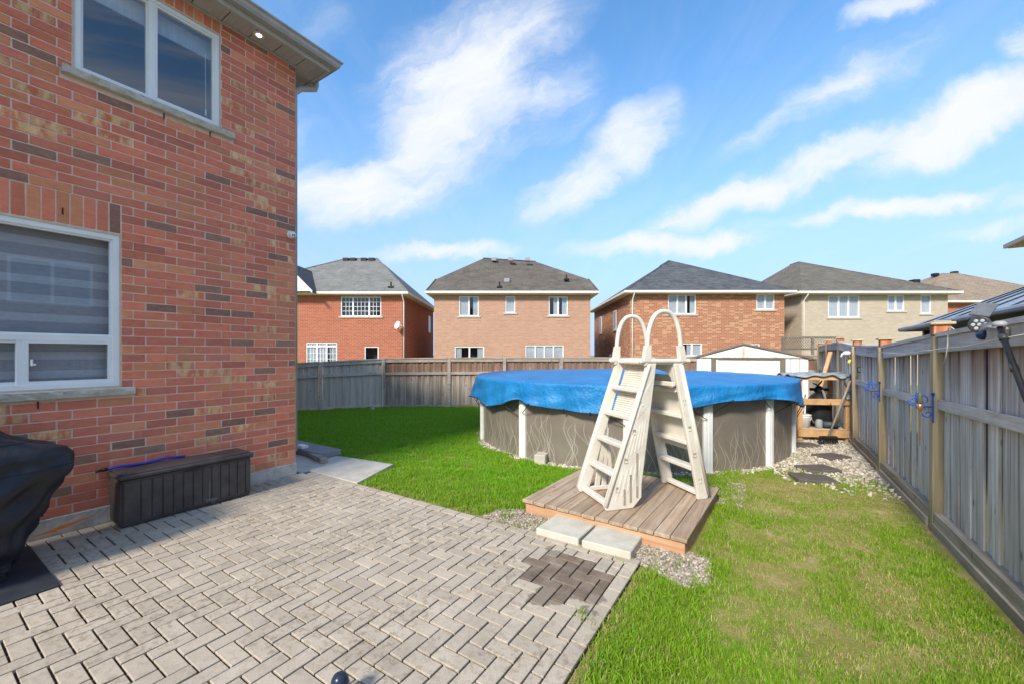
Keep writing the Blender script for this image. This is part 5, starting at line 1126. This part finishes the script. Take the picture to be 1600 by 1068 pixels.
# ------------------------------------------------------------------ neighbour's gazebo and lattice screen
GAZ = mat('gazebo_roof_metal', [(.22,.26,.31),(.30,.35,.41)], 4, .4, bmp=.05, spec=.5); DRAPE = mat('navy_drape', [(.022,.026,.06),(.06,.06,.11),(.10,.085,.11)], 6, .9, (7,7,.7), bmp=.5, bscale=7, bdist=.03)
gz_ = thing('gazebo', 'neighbour gazebo with grey blue roof and navy drapes behind the fence', 'gazebo', (9.35,4.05,0)); BASE[gz_.name] = (0,0,0)
e = [(-1.85,-2.6,2.09),(1.85,-2.6,2.09),(1.85,2.6,2.09),(-1.85,2.6,2.09)]; ap = [(0,-.6,3.0),(0,.6,3.0)]
def roofpanel(pts): m = MB(); m.face(pts); m.face([(x, y, z-.03) for x, y, z in pts][::-1]); return m
for pts in ([e[3],e[0],ap[0],ap[1]], [e[0],e[1],ap[0]], [e[1],e[2],ap[1],ap[0]], [e[2],e[3],ap[1]]):
    part('roof_panel', roofpanel(pts), GAZ, gz_)
part('eave_trim', MB().tube([*e, e[0]], .035, 8), GAZ, gz_)
for k in range(1, 7): 
    t = k/7; a = Vector(e[3])*(1-t)+Vector(e[0])*t; c = Vector(ap[1])*(1-t)+Vector(ap[0])*t; part('seam', MB().tube([a+Vector((0,0,.008)), a*.08+c*.92+Vector((0,0,.008))], .008, 5), BLACKP, gz_)
for (px_, py_) in ((-1.55,-2.4),(1.55,-2.4),(1.55,2.4),(-1.55,2.4)): part('post', MB().cbox(px_-.05,px_+.05,py_-.05,py_+.05,-.1,2.06,.004), DARKM, gz_)
def drape(a, b, z0, z1, seed):
    mb = MB(); n = 90
    d = (Vector(b)-Vector(a)); nn = Vector((-d.y, d.x)).normalized()
    for i in range(n+1):
        p = Vector(a)+d*i/n; o_ = .045*math.sin(i*.9+seed)+.02*math.sin(i*2.3)
        for z in (z0, (z0+z1)/2, z1): w_ = nn*o_*(1.2-.5*(z-z0)/(z1-z0)); mb.v.append((p.x+w_.x, p.y+w_.y, z))
    for i in range(n):
        for k in range(2): a_ = i*3+k; mb.f.append((a_, a_+3, a_+4, a_+1)); mb.m.append(0)
    return mb
part('drape', drape((-1.5,-2.3), (-1.5,2.3), .1, 2.04, 0), DRAPE, gz_, smooth=True); part('drape', drape((-1.4,-2.35), (1.4,-2.35), .1, 2.04, 2), DRAPE, gz_, smooth=True); part('drape', drape((-1.4,2.35), (1.4,2.35), .1, 2.04, 4), DRAPE, gz_, smooth=True)
D = 17.0; xa, ya = W((1268-800)/632*D, D)
lt = thing('lattice_screen', 'dark lattice screen raised above the fence beyond the shed', 'trellis', (xa, ya, 0), YAW, local=True)
LATW = woodmat('lattice_wood', [(.12,.10,.09),(.20,.17,.15),(.26,.23,.21)], None, streak=(3,3,12), knots=False)
part('rail', MB().cbox(-1.25,1.35,-.03,.03,2.32,2.40,.005), LATW, lt); part('rail', MB().cbox(-1.25,1.35,-.03,.03,1.85,1.92,.005), LATW, lt)
for xx in (-1.2, .05, 1.3): part('post', MB().cbox(xx-.045,xx+.045,-.04,.04,-.3,2.35,.005), LATW, lt)
for k in range(26):
    x0 = -1.5+k*.11
    for s in (-1, 1):
        a0, a1 = (x0, x0+.40) if s > 0 else (x0+.40, x0)
        lo, hi = min(max(a0, -1.2), 1.3), min(max(a1, -1.2), 1.3)
        if abs(hi-lo) < .3: continue
        part('slat', MB().tube([(a0, .012*s, 1.92), (a1, .012*s, 2.32)], .009, 4), LATW, lt)
# ------------------------------------------------------------------ neighbouring houses
def pz_(px, py, D): return (px-800)/632*D, 1.665+(553-py)/632*D
def far_window(root, x0, x1, z0, z1, y, panes, grid=None, sill=True, curtain=True, transom=0, name='window', vinyl=VINYL, sl=None):
    def fn(a, z, d): return (a, y+d, z)
    m = MB(); fw = .055; frame_ring(m, x0, x1, z0, z1, fw, fn, .015, .09)
    xs = np.linspace(x0+fw, x1-fw, panes+1) if not isinstance(panes, (list, tuple)) else [x0+fw, *[x0+(x1-x0)*t for t in panes], x1-fw]
    for k in range(1, len(xs)-1): m.box(xs[k]-.045, xs[k]+.045, y+.02, y+.085, z0+fw, z1-fw)
    if transom: m.box(x0+fw, x1-fw, y+.022, y+.083, z1-transom-.05, z1-transom+.04)
    w = part(name, m, vinyl, root)
    if grid:
        g = MB()
        for k in range(len(xs)-1):
            nx, nz = grid if not isinstance(grid[0], (list, tuple)) else grid[k]
            a, b = xs[k]+.04, xs[k+1]-.04; top = z1-fw-(transom+.05 if transom else 0)
            for i in range(1, nx): q = a+(b-a)*i/nx; g.box(q-.012, q+.012, y+.040, y+.052, z0+fw, top)
            for j in range(1, nz): q = z0+fw+(top-z0-fw)*j/nz; g.box(a, b, y+.041, y+.051, q-.012, q+.012)
            if transom:
                for i in range(1, 5): q = a+(b-a)*i/5; g.box(q-.012, q+.012, y+.040, y+.052, z1-transom, z1-fw)
        part('muntins', g, vinyl, w)
    for k in range(len(xs)-1):
        p = MB(); p.face([(xs[k], y+.055, z0+fw), (xs[k+1], y+.055, z0+fw), (xs[k+1], y+.055, z1-fw), (xs[k], y+.055, z1-fw)]); part('pane', p, GLASSF, w)
        if curtain:
            c = MB(); n = 14; a, b = xs[k]+.01, xs[k+1]-.01; r = random.random()
            if curtain == 'split': a, b = (a, a+(b-a)*.42) if k == 0 else (b-(b-a)*.42, b)
            elif r < .35: a += (b-a)*.45
            for i in range(n): c.face([(a+(b-a)*i/n, y+.075+.02*(i % 2), z0+.02), (a+(b-a)*(i+1)/n, y+.075+.02*((i+1) % 2), z0+.02), (a+(b-a)*(i+1)/n, y+.075+.02*((i+1) % 2), z1-.02), (a+(b-a)*i/n, y+.075+.02*(i % 2), z1-.02)])
            part('curtain', c, CURTAIN, w)
    b = MB(); b.box(x0-.2, x1+.2, y+.55, y+.6, z0-.2, z1+.2); part('backing', b, DARKROOM, w)
    if sill: part('sill', MB().cbox(x0-.12, x1+.12, y-.05, y+.03, z0-.10, z0-.003, .006), sl or STONE, w)
    return w
TRIMW = mat('white_eave_metal', [(.66,.64,.60),(.74,.72,.68)], 3, .5, bmp=0)
def far_house(name, label, X0, X1, D, dep, ez, brick, roofm, wins, ridge, ov=.36, trim=TRIMW, gambrel=None, side_wins=(), vents=(), spout=None):
    xc = (X0+X1)/2; x, y = W(xc, D); g0 = -.20
    h = thing(name, label, 'house', (x, y, g0), YAW, local=True)
    a, b, E_ = X0-xc, X1-xc, ez-g0
    def LX(px, DD=D): return (px-800)/632*DD-xc
    holes = []; specs = []
    for wn in wins:
        px0, px1, py0, py1 = wn[:4]; q = (LX(px0), LX(px1), max(1.665+(553-py1)/632*D-g0, .1), 1.665+(553-py0)/632*D-g0); holes.append(q); specs.append((q, wn[4]))
    m = MB(); wall_holes(m, a, b, 0, E_, holes, lambda p, z, d: (p, d, z), .06)
    m.face([(b,0,0),(b,dep,0),(b,dep,E_),(b,0,E_)]); m.face([(a,dep,0),(a,0,0),(a,0,E_),(a,dep,E_)]); m.face([(b,dep,0),(a,dep,0),(a,dep,E_),(b,dep,E_)]); m.face([(a,0,E_-.01),(b,0,E_-.01),(b,dep,E_-.01),(a,dep,E_-.01)])
    part('wall', m, brick, h, uv=True)
    for q, kw in specs: far_window(h, *q, 0, **kw)
    for (sx_, ya, yb, za, zb) in side_wins:
        xx = a if sx_ < 0 else b; fw = MB().cbox(min(xx, xx+sx_*.03), max(xx, xx+sx_*.03), ya, yb, za, zb, .005); w = part('window', fw, VINYL, h)
        p = MB(); xo = xx+sx_*.032; p.face([(xo,ya+.07,za+.07),(xo,yb-.07,za+.07),(xo,yb-.07,zb-.07),(xo,ya+.07,zb-.07)]); part('pane', p, mat('side_pane', [(.05,.06,.08),(.09,.10,.12)], 3, .08, bmp=0, spec=.6), w); part('sill', MB().cbox(min(xx, xx+sx_*.06), max(xx, xx+sx_*.06), ya-.1, yb+.1, za-.1, za-.003, .005), STONE, w)
    # eaves
    o = ov; m = MB(); m.box(a-o, b+o, -o, dep+o, E_-.02, E_+.02); part('soffit', m, trim, h)
    m = MB()
    for (p, q, r_, s) in ((a-o-.1,b+o+.1,-o-.11,-o), (a-o-.1,b+o+.1,dep+o,dep+o+.11), (a-o-.1,a-o,-o,dep+o), (b+o,b+o+.1,-o,dep+o)): m.cbox(p, q, r_, s, E_+.0, E_+.15, .02)
    part('gutter', m, trim, h)
    z0 = E_+.13; rx0, rx1, ry0, ry1, rz = ridge; rx0 -= xc; rx1 -= xc; rz -= g0
    A, B_, C_, D_ = (a-o-.05,-o-.05,z0), (b+o+.05,-o-.05,z0), (b+o+.05,dep+o+.05,z0), (a-o-.05,dep+o+.05,z0); P0, P1 = (rx0,ry0,rz), (rx1,ry1,rz)
    m = MB()
    if gambrel:
        dz, gx_ = gambrel
        fy = lambda z: (-o-.05)+(ry0+o+.05)*(z-z0)/(rz-z0)
        gz = z0+dz; L1, R1 = (a-o-.05+gx_, fy(gz), gz), (b+o+.05-gx_, fy(gz), gz); by = lambda z: (dep+o+.05)+(ry1-dep-o-.05)*(z-z0)/(rz-z0); L2, R2 = (L1[0], by(gz), gz), (R1[0], by(gz), gz)
        m.face([A,B_,R1,P1,P0,L1]); m.face([B_,C_,R2,R1]); m.face([D_,A,L1,L2]); m.face([R1,R2,P1]); m.face([L2,L1,P0]); m.face([C_,D_,L2,P0,P1,R2])
    elif abs(rx1-rx0) >= abs(ry1-ry0):
        m.face([A,B_,P1,P0]); m.face([B_,C_,P1]); m.face([C_,D_,P0,P1]); m.face([D_,A,P0])
    else:
        m.face([A,B_,P0]); m.face([B_,C_,P1,P0]); m.face([C_,D_,P1]); m.face([D_,A,P0,P1])
    rf_ = part('roof', m, roofm, h, uv=True)
    def roofpt(px, py):                                     # point of the front slope seen under that direction
        n = Vector((0, -(rz-z0), (ry0+o+.05))); p0 = Vector((0, -o-.05, z0)); cx = Vector((-xc, -D, 1.665-g0)); d = Vector(((px-800)/632, 1, (553-py)/632)); t = (p0-cx).dot(n)/d.dot(n); return cx+d*t
    caps = []
    for p, q in ((A,L1 if gambrel else P0), (B_, R1 if gambrel else (P1 if abs(rx1-rx0) >= abs(ry1-ry0) else P0)), (P0, P1)):
        if (Vector(p)-Vector(q)).length > .1: caps.append((p, q))
    m = MB()
    for p, q in caps: m.tube([Vector(p)+Vector((0,0,.01)), Vector(q)+Vector((0,0,.01))], .05, 5)
    part('ridge_cap', m, roofm, rf_, uv=True)
    for (px, py, kind) in vents:
        p = roofpt(px, py)
        if kind == 'box': part('roof_vent', MB().cbox(p.x-.2, p.x+.2, p.y-.15, p.y+.25, p.z-.1, p.z+.16, .02), BLACKP if kind == 'box' else STEEL, rf_)
        elif kind == 'sky': part('roof_vent', MB().cbox(p.x-.17, p.x+.17, p.y-.12, p.y+.22, p.z-.1, p.z+.15, .02), STEEL, rf_)
        else: part('vent_pipe', MB().tube([p-Vector((0,0,.1)), p+Vector((0,0,.32))], .05, 8).cbox(p.x-.16, p.x+.16, p.y-.15, p.y+.12, p.z-.05, p.z+.05, .01), BLACKP, rf_)
    if spout:
        for xx in spout: part('downspout', MB().tube([(xx, -o-.04, E_+.04), (xx, -o-.03, E_-.06), (xx, -.07, E_-.35), (xx, -.055, E_-.5), (xx, -.055, .1)], .042, 8), TRIMW, h, smooth=True)
    return h, LX
RB = farbrick('orange_red_brick', (.41,.115,.066), (.33,.085,.05), (.42,.26,.185), (.48,.19,.11), .45)
h1, LX = far_house('brick_house', 'orange red brick house with grid windows and satellite dish, far left', -17.5, -6.63, 24.5, 9.6, 5.22, RB, shingle('grey_shingle', (.15,.148,.14), (.225,.22,.205)),
    [(532.5,595.6,463.7,494.4, dict(panes=[.30,.70], grid=[(3,4),(4,4),(3,4)], curtain=False, sl=CONC)), (478.5,526.6,535,570, dict(panes=3, grid=(3,3), transom=.22, sill=False)), (569.5,591.4,541,640, dict(panes=1, sill=False, name='door', curtain=False))],
    (-12.0, -9.74, 4.8, 4.8, 8.55), vents=((541,407,'box'),(552,407,'box'),(569,407,'box'),(581,407,'box'),(611,449,'pipe')), spout=[-6.78+12.065+.24], side_wins=((1,7.5,8.3,3.6,4.9),))
xg = -13.4+12.065
GW = mat('white_gable_board', [(.70,.70,.69),(.78,.78,.77)], 4, .5, bmp=0)
m = MB(); zE = 5.22+.33
m.prism([(xg-1.6,zE),(xg+1.55,zE),(xg,zE+1.6)], lambda a, b, t: (a, t, b), -.75, -.70); gb_ = part('gable', m, GW, h1)
m = MB().prism([(xg-1.75,zE-.12),(xg,zE+1.68),(xg+1.75,zE-.12),(xg+1.75,zE+.02),(xg,zE+1.84),(xg-1.75,zE+.02)], lambda a, b, t: (a, t, b), -.95, 4.0); part('gable_roof', m, shingle('slate_shingle', (.075,.08,.088), (.115,.12,.13)), h1, uv=True)
m = MB().prism([(xg-1.78,zE-.16),(xg,zE+1.60),(xg+1.78,zE-.16),(xg+1.78,zE+.0),(xg,zE+1.80),(xg-1.78,zE+.0)], lambda a, b, t: (a, t, b), -.99, -.952); part('rake_board', m, GW, h1)
# satellite dish on that house
dx_, dy_ = W((621-800)/632*24.0, 24.0); dz_ = 1.665+(553-508)/632*24.0
q = thing('satellite_dish', 'grey satellite dish on the orange red brick wall', 'dish', (dx_, dy_, dz_), YAW, local=True)
Md = Matrix.Rotation(R(-35), 4, 'Z') @ Matrix.Rotation(R(72), 4, 'X')
part('reflector', MB().lathe([(.01,-.07),(.12,-.055),(.20,-.02),(.25,.03),(.245,.035),(.19,-.005),(.01,-.055)], (0,0,0), 24).xf(Md), mat('dish_grey', [(.42,.45,.48),(.50,.53,.56)], 3, .5, bmp=0), q, smooth=True)
part('arm', MB().tube([(0,0,-.22),(.12,-.25,-.16),(.28,-.30,-.06)], .018, 6).cbox(.25,.36,-.34,-.26,-.09,-.01,.01), GUTTER, q); part('mast', MB().tube([(0,.05,0),(-.02,.25,-.10),(-.02,.35,-.36),(-.02,.5,-.36)], .025, 8), GUTTER, q)
PB = farbrick('pink_brown_brick', (.46,.26,.18), (.39,.205,.14), (.46,.34,.265), (.52,.33,.24), .4)
far_house('brick_house', 'pinkish tan brick house with brown grey roof, straight behind the pool', -4.72, 4.75, 24.5, 10.0, 5.26, PB, shingle('brown_grey_shingle', (.095,.08,.066), (.15,.13,.108)),
    [(717.4,747.9,463,494, dict(panes=2)), (789.9,804.9,463,489, dict(panes=1)), (857.4,887,463.5,493, dict(panes=2)), (710.4,756.3,541,640, dict(panes=2, sill=False, curtain='split')), (821,880.5,539,575, dict(panes=4, sill=False))],
    (-2.06, 1.75, 4.5, 5.5, 8.50), gambrel=(1.0, .30), vents=((772,406,'sky'),(798,406,'sky'),(824,406,'sky'),(792,439,'sky'),(780.5,449,'pipe'),(885,437,'pipe')))
OB = farbrick('orange_mixed_brick', (.41,.165,.09), (.32,.115,.065), (.44,.30,.215), (.56,.36,.22), .6)
far_house('brick_house', 'mottled orange brick house with dark hip roof behind the ladder', 7.02, 16.16, 24.0, 10.5, 5.22, OB, shingle('charcoal_shingle', (.058,.062,.07), (.12,.125,.135)),
    [(1043.7,1087.4,460.6,491, dict(panes=3)), (1181.9,1210,460,483.7, dict(panes=2)), (1065.7,1096.7,536,556, dict(panes=2, sill=False)), (1155,1187,537,570, dict(panes=2, sill=False))],
    (11.2, 11.2, 4.9, 6.6, 8.3), spout=[.12-4.57], side_wins=((-1,3.2,3.9,3.5,4.8), (-1,7.6,8.3,3.5,4.8), (-1,2.2,2.9,.8,2.0), (-1,4.6,5.1,.6,1.9)), vents=())
BB = farbrick('beige_brick', (.50,.425,.325), (.43,.36,.275), (.47,.40,.32), (.54,.47,.37), .4)
far_house('brick_house', 'beige brick house with brown grey hip roof right of the mottled one', 17.55, 26.4, 24.5, 10.0, 5.26, BB, shingle('taupe_shingle', (.11,.098,.08), (.165,.148,.125)),
    [(1294,1343,462,496, dict(panes=3)), (1387,1413,461.6,486, dict(panes=2)), (1438.6,1455,461,490, dict(panes=1)), (1302,1330,545,566, dict(panes=2, sill=False))],
    (20.7, 20.7, 4.7, 5.6, 8.28), spout=[.10-4.43], vents=((1430,441,'box'),))
far_house('brick_house', 'red brick house with tan roof farthest right behind the beige one', 31.2, 44.5, 31.0, 10.0, 5.55, RB, shingle('tan_shingle', (.22,.165,.12), (.30,.235,.175)), [], (38.0, 39.5, 4.8, 4.8, 8.75), vents=((1462,430,'box'),(1492,427,'box')))
NB = farbrick('neighbour_brick', (.36,.22,.17), (.30,.18,.14), (.45,.38,.33), (.42,.28,.22), .4)
def side_house(label, y0, y1, wins):
    h = thing('brick_house', label, 'house', (13.4, y0, -.1)); BASE[h.name] = (0,0,0); L = y1-y0
    m = MB(); m.box(0, 8.5, 0, L, 0, 5.7); part('wall', m, NB, h, uv=True)
    part('soffit', MB().box(-.42, 8.9, -.42, L+.42, 5.66, 5.72), SOFFIT, h); part('gutter', MB().cbox(-.54, -.42, -.5, L+.5, 5.68, 5.84, .02).cbox(-.42, 8.9, L+.42, L+.53, 5.68, 5.84, .02), GUTTER, h)
    a = (-.45,-.45,5.83); m = MB(); P0, P1 = (4.2,4.2,8.3), (4.2,L-4.2,8.3); c = [(-.45,-.45,5.83),(8.95,-.45,5.83),(8.95,L+.45,5.83),(-.45,L+.45,5.83)]
    m.face([c[0],c[1],P0]); m.face([c[1],c[2],P1,P0]); m.face([c[2],c[3],P1]); m.face([c[3],c[0],P0,P1]); part('roof', m, rm, h, uv=True)
    for (ya, yb, za, zb) in wins:
        w = part('window', MB().cbox(-.03, .02, ya, yb, za, zb, .005), VINYL, h); mid = (ya+yb)/2
        for p, q in ((ya+.07, mid-.04), (mid+.04, yb-.07)):
            g = MB(); g.face([(-.032,p,za+.07),(-.032,q,za+.07),(-.032,q,zb-.07),(-.032,p,zb-.07)]); part('pane', g, mat('side_house_pane', [(.10,.17,.24),(.14,.22,.30)], 2, .1, bmp=0, spec=.6), w)
side_house('neighbour brick house whose eave tip shows at the right edge', 8.6, 19.0, [(4,5.6,3.4,4.8)])
side_house('neighbour brick house beyond the near right fence, mirrored in the window', -5.5, 4.6, [(4.4,6.2,3.3,4.7), (1.2,2.8,3.3,4.7)])
